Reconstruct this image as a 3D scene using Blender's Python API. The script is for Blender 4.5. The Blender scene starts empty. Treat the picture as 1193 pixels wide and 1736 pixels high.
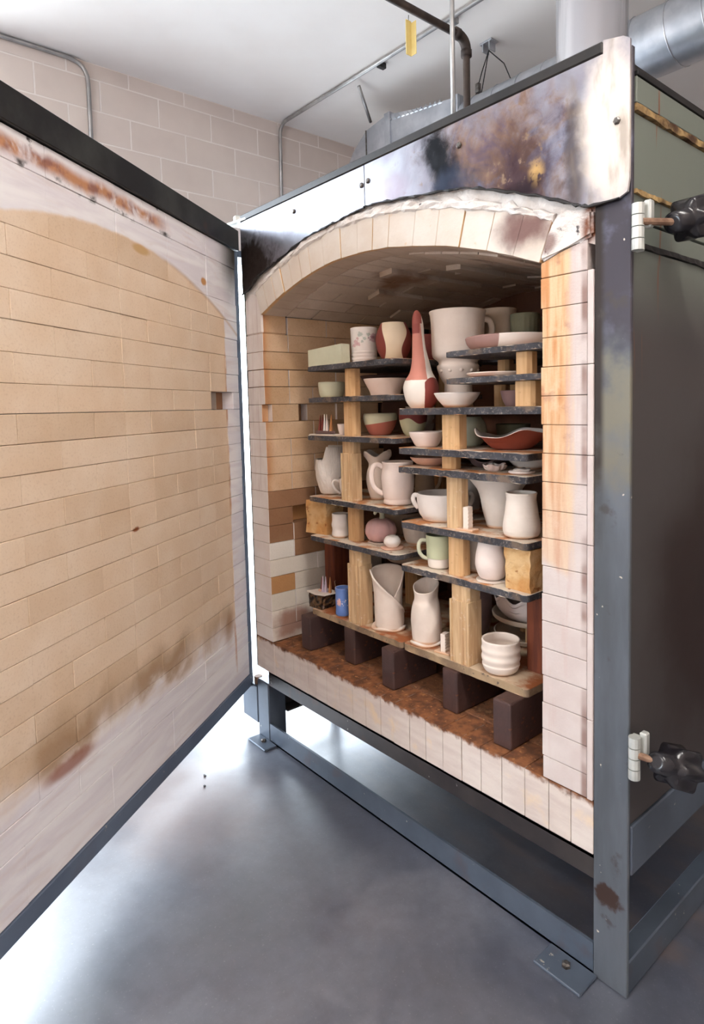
import bpy, bmesh, math, random
from mathutils import Vector, Matrix
random.seed(7)
SC = bpy.context.scene
COL = SC.collection
PI = math.pi

# ------------------------------------------------------------------ camera, sky, exposure
cd = bpy.data.cameras.new('camera'); cam = bpy.data.objects.new('camera', cd); COL.objects.link(cam)
YAW, PITCH, ROLL = -0.8539, -0.0713, -0.0215
fw = Vector((math.sin(YAW)*math.cos(PITCH), math.cos(YAW)*math.cos(PITCH), math.sin(PITCH)))
rt = Vector((math.cos(YAW), -math.sin(YAW), 0)); up = rt.cross(fw)
r2 = rt*math.cos(ROLL)+up*math.sin(ROLL); u2 = up*math.cos(ROLL)-rt*math.sin(ROLL)
cam.matrix_world = Matrix(((r2.x, u2.x, -fw.x, 2.0987), (r2.y, u2.y, -fw.y, -1.2762), (r2.z, u2.z, -fw.z, 1.3379), (0, 0, 0, 1)))
cd.sensor_width = 36; cd.lens = 1084.63/1736*36
cd.shift_x = -(645.26-596.5)/1736; cd.shift_y = (765.98-868)/1736
cd.clip_start = 0.05
SC.camera = cam
vs = SC.view_settings
vs.view_transform = 'Standard'; vs.look = 'None'; vs.gamma = 1.0; vs.use_curve_mapping = False
vs.exposure = 0.50
W = bpy.data.worlds.new('sky'); SC.world = W; W.use_nodes = True
bg = W.node_tree.nodes['Background']; bg.inputs[0].default_value = (0.80, 0.90, 1.0, 1); bg.inputs[1].default_value = 11.0

def area(name, loc, rot, sx, sy, power, color=(1, 1, 1), portal=False):
    l = bpy.data.lights.new(name, 'AREA'); l.shape = 'RECTANGLE'; l.size = sx; l.size_y = sy
    l.energy = power; l.color = color
    if portal: l.cycles.is_portal = True
    o = bpy.data.objects.new(name, l); COL.objects.link(o); o.location = loc; o.rotation_euler = rot
    return o
XW, YB, XR, YF, ZC = -2.5, 5.6, 3.4, -4.4, 3.67
BAY = (-2.7, -.38, 3.58)          # bay door opening in the left wall: y0, y1, top
DOR = (0.90, 2.4, 2.58)            # doorway in the left wall beside the kiln
FRO = (-.1, 1.2, 1.0, 2.4)        # unseen window band added in the front wall to light the pots: x0, x1, z0, z1
sd = bpy.data.lights.new('sun', 'SUN'); sd.energy = 14.0; sd.angle = .01; sd.color = (1, .96, .9)
sun = bpy.data.objects.new('sun', sd); COL.objects.link(sun); sun.rotation_euler = Vector((.55, .35, .76)).to_track_quat('Z', 'Y').to_euler()
area('bay_portal', (XW+.02, (BAY[0]+BAY[1])/2, BAY[2]/2), (0, -PI/2, 0), BAY[2], BAY[1]-BAY[0], 1, portal=True)
area('door_portal', (XW+.02, (DOR[0]+DOR[1])/2, DOR[2]/2), (0, -PI/2, 0), DOR[2], DOR[1]-DOR[0], 1, portal=True)
area('window_portal', ((FRO[0]+FRO[1])/2, YF+.02, (FRO[2]+FRO[3])/2), (PI/2, 0, 0), FRO[1]-FRO[0], FRO[3]-FRO[2], 1, portal=True)

# ------------------------------------------------------------------ helpers
def S(r, g, b):
    f = lambda c: (c/255/12.92 if c/255 <= .04045 else ((c/255+.055)/1.055)**2.4)
    return (f(r), f(g), f(b), 1)

class G:
    """small node graph builder for one procedural material"""
    def __init__(s, name, rough=.8, metal=0.0):
        s.m = bpy.data.materials.new(name); s.m.use_nodes = True
        s.t = s.m.node_tree; s.p = s.t.nodes['Principled BSDF']
        s.set('Roughness', rough); s.set('Metallic', metal)
        s._pos = s._obj = s._nor = s._oi = None
    def n(s, k): return s.t.nodes.new(k)
    def l(s, a, b): s.t.links.new(a, b)
    def put(s, sock, v):
        if hasattr(v, 'node'): s.l(v, sock)
        elif isinstance(v, (tuple, list)): sock.default_value = v
        else:
            try: sock.default_value = v
            except Exception: sock.default_value = (v, v, v, 1)
    def set(s, k, v): s.put(s.p.inputs[k], v)
    def pos(s):
        if not s._pos: s._pos = s.n('ShaderNodeNewGeometry')
        return s._pos.outputs['Position']
    def nor(s):
        s.pos(); return s._pos.outputs['Normal']
    def obj(s, o=None):
        x = s.n('ShaderNodeTexCoord')
        if o: x.object = o
        return x.outputs['Object']
    def rnd(s):
        if not s._oi: s._oi = s.n('ShaderNodeObjectInfo')
        return s._oi.outputs['Random']
    def xyz(s, v):
        x = s.n('ShaderNodeSeparateXYZ'); s.l(v, x.inputs[0]); return x.outputs
    def scale(s, v, k):
        x = s.n('ShaderNodeVectorMath'); x.operation = 'MULTIPLY'; s.l(v, x.inputs[0]); x.inputs[1].default_value = k
        return x.outputs[0]
    def noise(s, sc, det=3, v=None, rough=.55, dist=0):
        x = s.n('ShaderNodeTexNoise'); x.inputs['Scale'].default_value = sc; x.inputs['Detail'].default_value = det
        x.inputs['Roughness'].default_value = rough; x.inputs['Distortion'].default_value = dist
        s.l(v if v is not None else s.pos(), x.inputs['Vector']); return x.outputs['Fac']
    def vor(s, sc, v=None, out='Distance'):
        x = s.n('ShaderNodeTexVoronoi'); x.inputs['Scale'].default_value = sc
        s.l(v if v is not None else s.pos(), x.inputs['Vector']); return x.outputs[out]
    def m_(s, op, a, b=0.0, c=0.0, clamp=False):
        x = s.n('ShaderNodeMath'); x.operation = op; x.use_clamp = clamp
        s.put(x.inputs[0], a); s.put(x.inputs[1], b); s.put(x.inputs[2], c); return x.outputs[0]
    def add(s, a, b): return s.m_('ADD', a, b)
    def sub(s, a, b): return s.m_('SUBTRACT', a, b)
    def mul(s, a, b): return s.m_('MULTIPLY', a, b)
    def mn(s, a, b): return s.m_('MINIMUM', a, b)
    def mx(s, a, b): return s.m_('MAXIMUM', a, b)
    def ss(s, v, a, b, lo=0.0, hi=1.0):
        x = s.n('ShaderNodeMapRange'); x.interpolation_type = 'SMOOTHSTEP'
        s.put(x.inputs[0], v)
        x.inputs[1].default_value = a; x.inputs[2].default_value = b; x.inputs[3].default_value = lo; x.inputs[4].default_value = hi
        return x.outputs[0]
    def mix(s, f, a, b):
        x = s.n('ShaderNodeMix'); x.data_type = 'RGBA'; s.put(x.inputs[0], f); s.put(x.inputs[6], a); s.put(x.inputs[7], b)
        return x.outputs[2]
    def mulc(s, a, f):
        x = s.n('ShaderNodeMix'); x.data_type = 'RGBA'; x.blend_type = 'MULTIPLY'; x.inputs[0].default_value = 1
        s.put(x.inputs[6], a); s.put(x.inputs[7], f); return x.outputs[2]
    def ramp(s, f, stops):
        x = s.n('ShaderNodeValToRGB'); s.put(x.inputs[0], f); e = x.color_ramp.elements
        while len(e) < len(stops): e.new(.5)
        for i, (p, c) in enumerate(stops): e[i].position = p; e[i].color = c
        return x.outputs[0]
    def blob(s, px, pz, cx, cz, rx, rz, wob=None, soft=.5):
        """1 inside an elliptical stain centred at cx, cz, falling to 0 outside"""
        a = s.m_('POWER', s.mul(s.sub(px, cx), 1/rx), 2); b = s.m_('POWER', s.mul(s.sub(pz, cz), 1/rz), 2)
        d = s.m_('SQRT', s.add(a, b))
        if wob is not None: d = s.add(d, wob)
        return s.ss(d, 1-soft, 1+soft*.4, 1, 0)
    def col(s, c): s.set('Base Color', c); return s
    def bump(s, h, strength=.3, dist=.002):
        x = s.n('ShaderNodeBump'); x.inputs['Strength'].default_value = strength; x.inputs['Distance'].default_value = dist
        s.l(h, x.inputs['Height']); s.l(x.outputs[0], s.p.inputs['Normal']); return s

def mesh_obj(name, bm, mat, parent=None, loc=None, smooth=False):
    me = bpy.data.meshes.new(name)
    bmesh.ops.recalc_face_normals(bm, faces=bm.faces[:])
    bm.to_mesh(me); bm.free()
    if smooth:
        for p in me.polygons: p.use_smooth = True
    if mat: me.materials.append(mat)
    o = bpy.data.objects.new(name, me); COL.objects.link(o)
    if parent: o.parent = parent
    if loc: o.location = loc
    return o
def share(name, me, parent=None, loc=None, rot=None):
    o = bpy.data.objects.new(name, me); COL.objects.link(o)
    if parent: o.parent = parent
    if loc: o.location = loc
    if rot: o.rotation_euler = rot
    return o
def empty(name, loc=(0, 0, 0), rz=0, parent=None):
    o = bpy.data.objects.new(name, None); COL.objects.link(o); o.location = loc; o.rotation_euler = (0, 0, rz)
    o.empty_display_size = .05
    if parent: o.parent = parent
    return o
def tag(o, label, cat, group=None):
    o['label'] = label; o['category'] = cat
    if group: o['group'] = group
    return o
def struct(o): o['kind'] = 'structure'; return o
def box(bm, x0, x1, y0, y1, z0, z1, bev=0.0, seg=1):
    vs_ = [bm.verts.new((x, y, z)) for x in (x0, x1) for y in (y0, y1) for z in (z0, z1)]
    fs = [bm.faces.new([vs_[i] for i in q]) for q in ((0, 1, 3, 2), (4, 6, 7, 5), (0, 4, 5, 1), (2, 3, 7, 6), (0, 2, 6, 4), (1, 5, 7, 3))]
    if bev > 0:
        es = list({e for f in fs for e in f.edges})
        bmesh.ops.bevel(bm, geom=es, offset=bev, segments=seg, affect='EDGES', profile=.5)
def boxo(name, b, mat, parent=None, bev=.003, loc=None, seg=1):
    bm = bmesh.new(); box(bm, *b, bev=bev, seg=seg); return mesh_obj(name, bm, mat, parent, loc)
def prism_xz(bm, pts, y0, y1):
    a = [bm.verts.new((x, y0, z)) for x, z in pts]; b = [bm.verts.new((x, y1, z)) for x, z in pts]
    bm.faces.new(a); bm.faces.new(b[::-1]); n = len(pts)
    for i in range(n): bm.faces.new((a[i], b[i], b[(i+1) % n], a[(i+1) % n]))
def prism_xy(bm, pts, z0, z1, bev=0):
    a = [bm.verts.new((x, y, z0)) for x, y in pts]; b = [bm.verts.new((x, y, z1)) for x, y in pts]
    fs = [bm.faces.new(a), bm.faces.new(b[::-1])]; n = len(pts)
    for i in range(n): fs.append(bm.faces.new((a[i], b[i], b[(i+1) % n], a[(i+1) % n])))
    if bev: bmesh.ops.bevel(bm, geom=list({e for f in fs for e in f.edges}), offset=bev, segments=1, affect='EDGES', profile=.5)
def cr(pts, n):
    """Catmull-Rom resample of a list of tuples"""
    out = []; P = [Vector(p) for p in pts]; m = len(P)-1
    for i in range(n+1):
        t = i/n*m; k = min(int(t), m-1); u = t-k
        p0, p1, p2, p3 = P[max(k-1, 0)], P[k], P[k+1], P[min(k+2, m)]
        out.append(.5*((2*p1)+(p2-p0)*u+(2*p0-5*p1+4*p2-p3)*u*u+(3*p1-p0-3*p2+p3)*u**3))
    return out
def tube(bm, pts, r, seg=10, closed=False, cap=True, sx=1.0):
    """sweep a circle along points; r a number or list; sx flattens the section"""
    P = [Vector(p) for p in pts]; n = len(P); rings = []
    t0 = (P[1]-P[0]).normalized(); ref = Vector((0, 0, 1)) if abs(t0.z) < .9 else Vector((1, 0, 0))
    nrm = (ref-t0*ref.dot(t0)).normalized()
    for i in range(n):
        t = ((P[min(i+1, n-1)]-P[max(i-1, 0)])).normalized()
        nrm = (nrm-t*nrm.dot(t)).normalized(); bn = t.cross(nrm)
        rr = r[i] if isinstance(r, (list, tuple)) else r
        rings.append([bm.verts.new(P[i]+nrm*(rr*math.cos(a))+bn*(rr*sx*math.sin(a))) for a in [2*PI*k/seg for k in range(seg)]])
    for i in range(n-1):
        for k in range(seg): bm.faces.new((rings[i][k], rings[i][(k+1) % seg], rings[i+1][(k+1) % seg], rings[i+1][k]))
    if cap: bm.faces.new(rings[0][::-1]); bm.faces.new(rings[-1])
def lathe(bm, prof, seg=40, mod=None):
    """revolve a closed profile [(r,z)...]; r==0 ends become poles"""
    rings = []
    for i, (r, z) in enumerate(prof):
        if r <= 1e-6: rings.append([bm.verts.new((0, 0, z))])
        else:
            R_ = []
            for k in range(seg):
                a = 2*PI*k/seg; rr, zz = (mod(a, r, z) if mod else (r, z))
                R_.append(bm.verts.new((rr*math.cos(a), rr*math.sin(a), zz)))
            rings.append(R_)
    for a, b in zip(rings, rings[1:]):
        for k in range(seg):
            k2 = (k+1) % seg
            if len(a) == 1 and len(b) == 1: continue
            if len(a) == 1: bm.faces.new((a[0], b[k2], b[k]))
            elif len(b) == 1: bm.faces.new((a[k], a[k2], b[0]))
            else: bm.faces.new((a[k], a[k2], b[k2], b[k]))
def potbm(prof, t=.0045, n=18, seg=40, mod=None, floor=.006, raw=False):
    """open vessel from an outer profile: foot, wall with thickness, rounded lip, inside"""
    o = [tuple(p) for p in prof] if raw else [(v.x, v.y) for v in cr([(r, z, 0) for r, z in prof], n)]
    full = [(0, 0)]+[(o[0][0]*.92, 0)]+[(o[0][0], .002)]+[p for p in o if p[1] > .003]
    rT, zT = full[-1]
    full += [(rT-t*.25, zT+t*.4), (rT-t*.75, zT+t*.4)]
    inner = [(max(r-t, .001), z) for r, z in o if z > floor+.002]
    full += inner[::-1]+[(max(inner[0][0]*.85, .001), floor), (0, floor)]
    bm = bmesh.new(); lathe(bm, full, seg, mod); return bm
VL = Vector((.657, .754, 0))      # sideways direction as the pots were set in the kiln (handles follow it)
VF = Vector((-.754, .657, 0))
def handle_bm(pts, r=.006, sx=.6, n=16, direc=-1, seg=8):
    """handle in the vertical plane through the pot axis along +-VL; pts = (distance from axis, z)"""
    P = [VL*(direc*p.x)+Vector((0, 0, p.y)) for p in cr([(a, b, 0) for a, b in pts], n)]
    bm = bmesh.new(); tube(bm, P, r, seg, sx=sx); return bm

# ------------------------------------------------------------------ materials
def simple(name, c1, c2, scale=6, rough=.8, bsc=60, bs=.2, bd=.002, metal=0, var=.0, det=4, coord='obj'):
    g = G(name, rough, metal); v = g.obj() if coord == 'obj' else g.pos()
    c = g.mix(g.ss(g.noise(scale, det, v), .3, .7), c1, c2)
    if var: c = g.mulc(c, g.ramp(g.rnd(), [(0, (1-var,)*3+(1,)), (1, (1, 1, 1, 1))]))
    g.col(c)
    if bs: g.bump(g.noise(bsc, 3, v), bs, bd)
    return g.m
def speck_brick(g, base, dark, light, v=None):
    """insulating fire brick: fine grain over a cloudy body, a little tint for each brick"""
    n1 = g.noise(7, 4, v); n2 = g.noise(170, 2, v, .6)
    c = g.mix(g.ss(n1, .3, .75), base, light)
    c = g.mix(g.mul(g.ss(n2, .5, .75), .22), c, dark)
    return g.mulc(c, g.ramp(g.rnd(), [(0, (.86, .82, .77, 1)), (.35, (.97, .95, .93, 1)), (1, (1, 1, 1, 1))]))
M = {}
M['ceiling'] = simple('ceiling_paint', S(243, 237, 232), S(236, 228, 222), 1.2, .9, 30, .08, .002, coord='pos')
g = G('block_paint', .75); v = g.pos()
c = g.mix(g.ss(g.noise(1.5, 4, v), .3, .7), S(222, 208, 198), S(210, 195, 186))
c = g.mulc(c, g.ramp(g.rnd(), [(0, (.95, .94, .93, 1)), (1, (1, 1, 1, 1))])); g.col(c); g.bump(g.noise(140, 3, v), .25, .002); M['block'] = g.m
M['grout'] = simple('block_grout', S(236, 227, 220), S(230, 219, 212), 4, .85, 90, .2, coord='pos')
g = G('polished_concrete', .3); v = g.pos()
n = g.noise(1.6, 6, v, .6, .4)
c = g.ramp(n, [(.3, S(50, 54, 67)), (.5, S(72, 76, 90)), (.68, S(96, 98, 108))])
c = g.mulc(c, g.ramp(g.noise(28, 6, v, .7), [(.3, (.72, .72, .74, 1)), (.7, (1.25, 1.25, 1.24, 1))]))
c = g.mix(g.mul(g.ss(g.noise(130, 3, v, .6), .6, .72), .35), c, S(140, 140, 144))
X = g.xyz(v)
dust = g.mul(g.ss(X[1], .02, .2), g.ss(g.noise(5, 5, g.scale(v, (1, 2.5, 1))), .4, .75))
c = g.mix(g.mul(dust, .75), c, S(104, 88, 82))
russet = g.blob(X[0], X[1], .05, -.42, .38, .28, g.mul(g.sub(g.noise(6, 4, v), .5), 1.0), .7)  # soft-edged brown patch mixed into the floor before the kiln
c = g.mix(g.mul(russet, .5), c, S(128, 94, 74))
c = g.mix(g.mul(g.ss(g.noise(85, 2, v), .74, .80), .6), c, S(160, 158, 158))
g.set('IOR', 2.25); g.set('Coat Weight', 1.0); g.set('Coat IOR', 1.6); g.set('Coat Roughness', .46)
g.col(c); g.set('Roughness', g.ss(g.noise(4, 6, v, .65), .3, .7, .28, .5)); g.bump(g.noise(35, 4, v), .06, .002); M['floor'] = g.m
M['outside'] = simple('pavement', S(190, 190, 188), S(170, 170, 168), 2, .9, 40, .2, coord='pos')

# steel
def paint(name, c1, c2, rough=.42, rusty=.0, metal=.3):
    g = G(name, rough, metal); v = g.pos()
    c = g.mix(g.ss(g.noise(4, 5, v), .3, .7), c1, c2)
    c = g.mix(g.ss(g.noise(38, 3, v), .69, .74), c, S(176, 172, 162))
    if rusty: c = g.mix(g.mul(g.ss(g.noise(9, 6, v), .56, .7), rusty), c, S(96, 62, 44))
    g.col(c); g.bump(g.noise(50, 3, v), .06, .002); return g.m
M['bluegrey'] = paint('blue_grey_steel_paint', S(92, 102, 116), S(74, 84, 97), .42, .25)
M['doorgrey'] = paint('door_steel_paint', S(108, 122, 142), S(92, 104, 124), .4, .15, .1)  # same paint as the frame, lightened to offset dim light by the door
g = G('scorched_grey_post_paint', .4, .35); v = g.pos(); X = g.xyz(v); w = g.mul(g.sub(g.noise(9, 5, v), .5), .5)
c = g.mix(g.ss(g.noise(5, 5, g.scale(v, (3, 3, .6))), .3, .7), S(104, 110, 118), S(88, 93, 98))
zz = g.add(X[2], w)
c = g.mix(g.mul(g.ss(zz, 1.1, 1.3), g.ss(zz, 1.5, 1.35)), c, S(120, 116, 102))
c = g.mix(g.ss(zz, 1.38, 1.56), c, S(66, 62, 70))
c = g.mix(g.mul(g.ss(g.noise(11, 5, v), .5, .68), g.ss(zz, 1.4, 1.6)), c, S(106, 108, 126))
c = g.mix(g.mul(g.ss(g.sub(1.372, X[0]), -.006, .012), g.ss(g.add(zz, .2), 1.2, 1.5)), c, S(48, 40, 36))
c = g.mix(g.mul(g.ss(g.noise(14, 6, v), .6, .7), .7), c, S(72, 66, 62))
c = g.mix(g.ss(g.noise(40, 2, v), .70, .74), c, S(214, 206, 190))
c = g.mix(g.blob(X[0], X[2], 1.387, .215, .034, .028, g.mul(g.sub(g.noise(40, 5, v), .5), 1.6), .3), c, S(66, 48, 42))
g.col(c); g.bump(g.noise(40, 3, v), .08, .002); M['post'] = g.m
# heat tinted header sheet
g = G('heat_tinted_sheet_steel', .34, .85); v = g.pos(); X = g.xyz(v); n6 = g.noise(5, 6, v, .6, .6); w = g.add(g.mul(g.sub(n6, .5), 2.4), g.mul(g.sub(g.noise(26, 5, v, .6, .5), .5), 1.0))
fine = g.noise(42, 5, v, .65)
c = g.mix(g.ss(n6, .35, .65), S(176, 178, 188), S(150, 146, 156))
heat = g.ramp(g.noise(6.5, 6, v, .62, .8), [(.3, S(60, 56, 70)), (.42, S(112, 96, 108)), (.52, S(140, 112, 96)), (.62, S(128, 128, 150)), (.75, S(86, 66, 62))])
c = g.mix(g.blob(X[0], X[2], 1.08, 1.88, .26, .26, w, .7), c, heat)
c = g.mix(g.mul(g.blob(X[0], X[2], 1.16, 1.86, .10, .13, w, .7), .75), c, S(78, 56, 56))
c = g.mix(g.mul(g.ss(fine, .58, .7), g.blob(X[0], X[2], 1.03, 1.93, .3, .16, w, .6)), c, S(140, 116, 96))
w3 = g.add(w, g.mul(g.sub(g.noise(2.5, 3, v), .5), 1.2)); xs = g.add(X[0], g.mul(g.sub(X[2], 1.97), .25))
c = g.mix(g.blob(xs, X[2], .90, 1.99, .065, .12, w3, .7), c, S(26, 27, 32))
c = g.mix(g.mul(g.blob(X[0], X[2], .95, 1.90, .10, .05, w, .6), .7), c, S(58, 66, 84))
c = g.mix(g.mul(g.blob(X[0], X[2], 1.208, 1.862, .020, .030, g.mul(w, .8), .9), g.ss(g.noise(60, 4, v), .38, .55)), c, S(206, 168, 112))
c = g.mix(g.mul(g.blob(X[0], X[2], 1.17, 1.83, .05, .03, w, .9), .8), c, S(46, 36, 42))
c = g.mix(g.mul(g.blob(X[0], X[2], 1.31, 1.84, .03, .15, w, .7), .8), c, S(96, 88, 88))
crm = g.blob(X[0], X[2], 1.39, 1.9, .07, .22, g.mul(w, .4), .5)
c = g.mix(g.mul(crm, .92), c, S(232, 220, 208)); g.set('Metallic', g.sub(.85, g.mul(crm, .65)))
c = g.mix(g.mul(g.mul(g.ss(g.noise(7, 5, g.scale(v, (3, 1, .8))), .5, .7), g.ss(X[0], 1.25, 1.33)), .7), c, S(150, 136, 120))
c = g.mix(g.mul(g.blob(X[0], X[2], .72, 1.95, .09, .05, w, .6), .45), c, S(160, 140, 150))
dark_refl = g.blob(X[0], X[2], -.14, 1.84, .27, .16, g.mul(w, .5), .35)  # dark door mirrored in the sheet's left end, painted into the colour
c = g.mix(dark_refl, c, S(50, 40, 35))
g.col(c); g.set('Roughness', g.add(g.ss(fine, .4, .7, .3, .42), g.mul(dark_refl, .25))); g.bump(g.noise(18, 4, v), .05, .004); M['header'] = g.m
M['black'] = simple('blackened_steel', S(44, 40, 38), S(26, 24, 24), 8, .45, 60, .1, metal=.3, coord='pos')
g = G('door_top_channel_steel', .42, .4); v = g.pos()
c = g.mix(g.ss(g.noise(5, 5, v), .4, .7), S(34, 31, 30), S(66, 66, 62)); c = g.mix(g.ss(g.noise(9, 6, v), .64, .72), c, S(58, 42, 34)); g.col(c); M['channel'] = g.m
M['dkrail'] = paint('dark_oily_rail', S(74, 68, 66), S(52, 48, 50), .4, .5, .4)
g = G('side_panel_paint', .5, .1); v = g.pos(); X = g.xyz(v); w = g.mul(g.sub(g.noise(4, 5, v), .5), .9)
c = g.mix(g.ss(X[2], 1.45, 1.72), S(70, 65, 64), S(116, 122, 113))
c = g.mix(g.blob(X[1], X[2], .5, .85, .42, .45, w, .5), c, S(40, 24, 20))
c = g.mix(g.mul(g.ss(g.noise(16, 4, g.scale(v, (1, 2.2, .12))), .62, .7), g.ss(X[2], 1.3, 1.6)), c, S(128, 78, 50))
g.col(c); g.bump(g.noise(26, 3, v), .08, .003); M['side'] = g.m
M['rusty'] = simple('crumbling_rusty_insulation', S(176, 146, 98), S(70, 44, 26), 22, .95, 60, .8, .006, coord='pos')
g = G('galvanised_sheet', .32, .8); v = g.obj(); c = g.mix(g.ss(g.noise(7, 3, v), .3, .7), S(206, 208, 212), S(180, 184, 190)); c = g.mulc(c, g.ramp(g.vor(26, v, 'Color'), [(0, (.9, .9, .92, 1)), (1, (1, 1, 1, 1))])); g.col(c); M['galv'] = g.m
g = G('polished_flue_steel', .2, .9); v = g.obj(); g.col(g.mix(g.ss(g.noise(3, 2, g.scale(v, (4, 4, .2))), .35, .65), S(232, 232, 236), S(206, 206, 212))); M['flue'] = g.m
M['conduit'] = simple('conduit_steel', S(178, 176, 174), S(150, 148, 146), 9, .35, 40, .05, metal=.7)
M['oldpipe'] = simple('dark_brown_iron_pipe', S(74, 60, 52), S(48, 38, 34), 14, .6, 60, .2, metal=.3)
M['yellow'] = simple('faded_yellow_plastic', S(232, 212, 148), S(216, 192, 120), 8, .5, 40, .05)
M['bolt'] = simple('bolt_steel', S(120, 116, 112), S(70, 62, 56), 40, .4, 60, .1, metal=.7)
M['whitesteel'] = simple('pale_zinc_steel', S(210, 212, 206), S(180, 182, 178), 12, .4, 60, .05, metal=.4)
M['knob'] = simple('black_glossy_plastic', S(34, 32, 36), S(24, 22, 26), 9, .22, 60, .02)
M['rod'] = simple('rusty_threaded_rod', S(150, 120, 98), S(104, 74, 56), 30, .6, 200, .4, metal=.3)

# brick
g = G('left_wall_brick', .93); v = g.pos(); nz = g.xyz(g.nor()); X = g.xyz(v)
tan = speck_brick(g, S(214, 178, 140), S(152, 110, 78), S(230, 200, 166), v)
edge = g.mul(g.ss(X[1], .045, .0), g.ss(g.noise(10, 4, g.scale(v, (1, 1, .5))), .35, .6))
tan = g.mix(g.mul(edge, .75), tan, S(190, 122, 66))
wh = g.mix(g.ss(g.noise(9, 4, v), .3, .7), S(238, 231, 226), S(228, 217, 211)); wh = g.mix(g.mul(g.ss(g.noise(3, 3, g.scale(v, (18, 1, 1.2))), .5, .65), .4), wh, S(196, 174, 170))
c = g.mix(g.ss(nz[1], -.35, -.7), tan, wh); g.col(c); g.bump(g.noise(150, 3, v), .35, .0025); M['wbrick'] = g.m
def tone(name, base, dark, light):
    g = G(name, .93); v = g.pos(); X = g.xyz(v); nz = g.xyz(g.nor()); c = speck_brick(g, base, dark, light, v)
    if 'white' in name:
        c = g.mix(g.mul(g.blob(X[1], X[2], .10, .48, .12, .07, g.mul(g.sub(g.noise(12, 4, v), .5), 1.2), .6), .8), c, S(140, 82, 56))
    wh = g.mix(g.ss(g.noise(9, 4, v), .3, .7), S(238, 231, 226), S(228, 217, 211))
    c = g.mix(g.ss(nz[1], -.35, -.7), c, wh)
    g.col(c); g.bump(g.noise(150, 3, v), .3, .002); return g.m
M['bbrown'] = tone('brown_wall_brick', S(150, 110, 80), S(110, 74, 50), S(164, 124, 92))
M['bwhite'] = tone('white_wall_brick', S(234, 227, 215), S(206, 194, 176), S(240, 234, 224))
M['bcaramel'] = tone('caramel_wall_brick', S(186, 136, 88), S(150, 100, 60), S(198, 150, 100))
g = G('vault_brick', .95); v = g.pos(); c = speck_brick(g, S(212, 198, 184), S(164, 142, 124), S(224, 210, 196), v)
c = g.mix(g.ss(g.noise(4, 4, v), .52, .72), c, S(158, 126, 104)); g.col(c); g.bump(g.noise(120, 3, v), .35, .002); M['vault'] = g.m
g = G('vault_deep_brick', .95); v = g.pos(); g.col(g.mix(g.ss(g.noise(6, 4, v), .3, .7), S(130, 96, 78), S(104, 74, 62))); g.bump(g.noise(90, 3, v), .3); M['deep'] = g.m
g = G('right_jamb_brick', .92); v = g.pos(); X = g.xyz(v); nz = g.xyz(g.nor()); st = g.noise(5, 4, g.scale(v, (9, 1, .8)))
wh = g.mix(g.ss(g.noise(9, 4, v), .3, .7), S(214, 203, 198), S(205, 191, 186)); wh = g.mix(g.mul(g.ss(st, .52, .66), .5), wh, S(204, 182, 176))
og = g.mix(g.ss(st, .38, .66), S(224, 192, 154), S(204, 146, 98)); og = g.mix(g.mul(g.ss(g.noise(16, 5, v), .58, .7), .5), og, S(170, 112, 92))
og = g.mix(g.mul(g.ss(g.noise(22, 3, v), .55, .75), .5), og, S(228, 204, 174))
k = g.mul(g.ss(g.add(X[0], g.mul(g.sub(st, .5), .08)), 1.31, 1.27), g.ss(g.add(X[2], g.mul(g.sub(X[0], 1.2), .4)), .955, .985))
k = g.mul(k, g.ss(X[2], .9, 1.35, .6, 1)); c = g.mix(k, wh, og)
c = g.mix(g.mul(g.ss(g.mul(g.sub(X[0], 1.318), 1), -.006, .004), g.mul(g.ss(X[0], 1.336, 1.328), g.ss(g.noise(3, 3, g.scale(v, (1, 1, 2))), .4, .6))), c, S(150, 124, 116))
c = g.mix(g.mul(g.blob(X[0], X[2], 1.265, 1.72, .04, .035, g.mul(g.sub(g.noise(12, 4, v), .5), 1.0), .6), .7), c, S(132, 92, 80))
g.col(c); g.bump(g.noise(150, 3, v), .35, .0025); M['jamb'] = g.m
g = G('sill_brick', .92); v = g.pos(); X = g.xyz(v); nz = g.xyz(g.nor()); st = g.noise(6, 4, g.scale(v, (1.2, 1, 6)))
wh = g.mix(g.ss(st, .35, .65), S(220, 209, 200), S(210, 196, 188)); wh = g.mix(g.ss(g.noise(10, 4, v), .55, .72), wh, S(228, 206, 178))
ru = g.mix(g.ss(g.noise(34, 5, v), .35, .65), S(144, 92, 56), S(100, 62, 40)); ru = g.mix(g.ss(g.noise(70, 3, v), .62, .72), ru, S(178, 122, 74))
k = g.mx(g.ss(nz[2], .3, .8), g.ss(g.add(X[2], g.mul(g.sub(g.noise(30, 5, v), .5), .05)), .408, .424))
c = g.mix(k, wh, ru); c = g.mulc(c, g.ramp(g.rnd(), [(0, (.95, .93, .92, 1)), (1, (1, 1, 1, 1))]))
g.col(c); g.bump(g.noise(60, 4, v), .4, .004); M['sill'] = g.m
g = G('rusty_kiln_floor', .85); v = g.pos(); c = g.ramp(g.noise(22, 6, v, .65, .5), [(.3, S(82, 53, 37)), (.48, S(138, 90, 58)), (.6, S(108, 70, 48)), (.75, S(172, 126, 88))]); c = g.mix(g.ss(g.noise(90, 3, v), .64, .72), c, S(186, 140, 96)); g.col(c); g.bump(g.noise(40, 6, v), .8, .006); M['kfloor'] = g.m
g = G('arch_ring_brick', .92); v = g.pos(); X = g.xyz(v); nz = g.xyz(g.nor())
c = g.mix(g.ss(g.noise(7, 5, v), .3, .7), S(222, 214, 204), S(212, 199, 185)); c = g.mix(g.ss(g.noise(40, 4, v), .64, .76), c, S(216, 192, 166))
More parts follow.
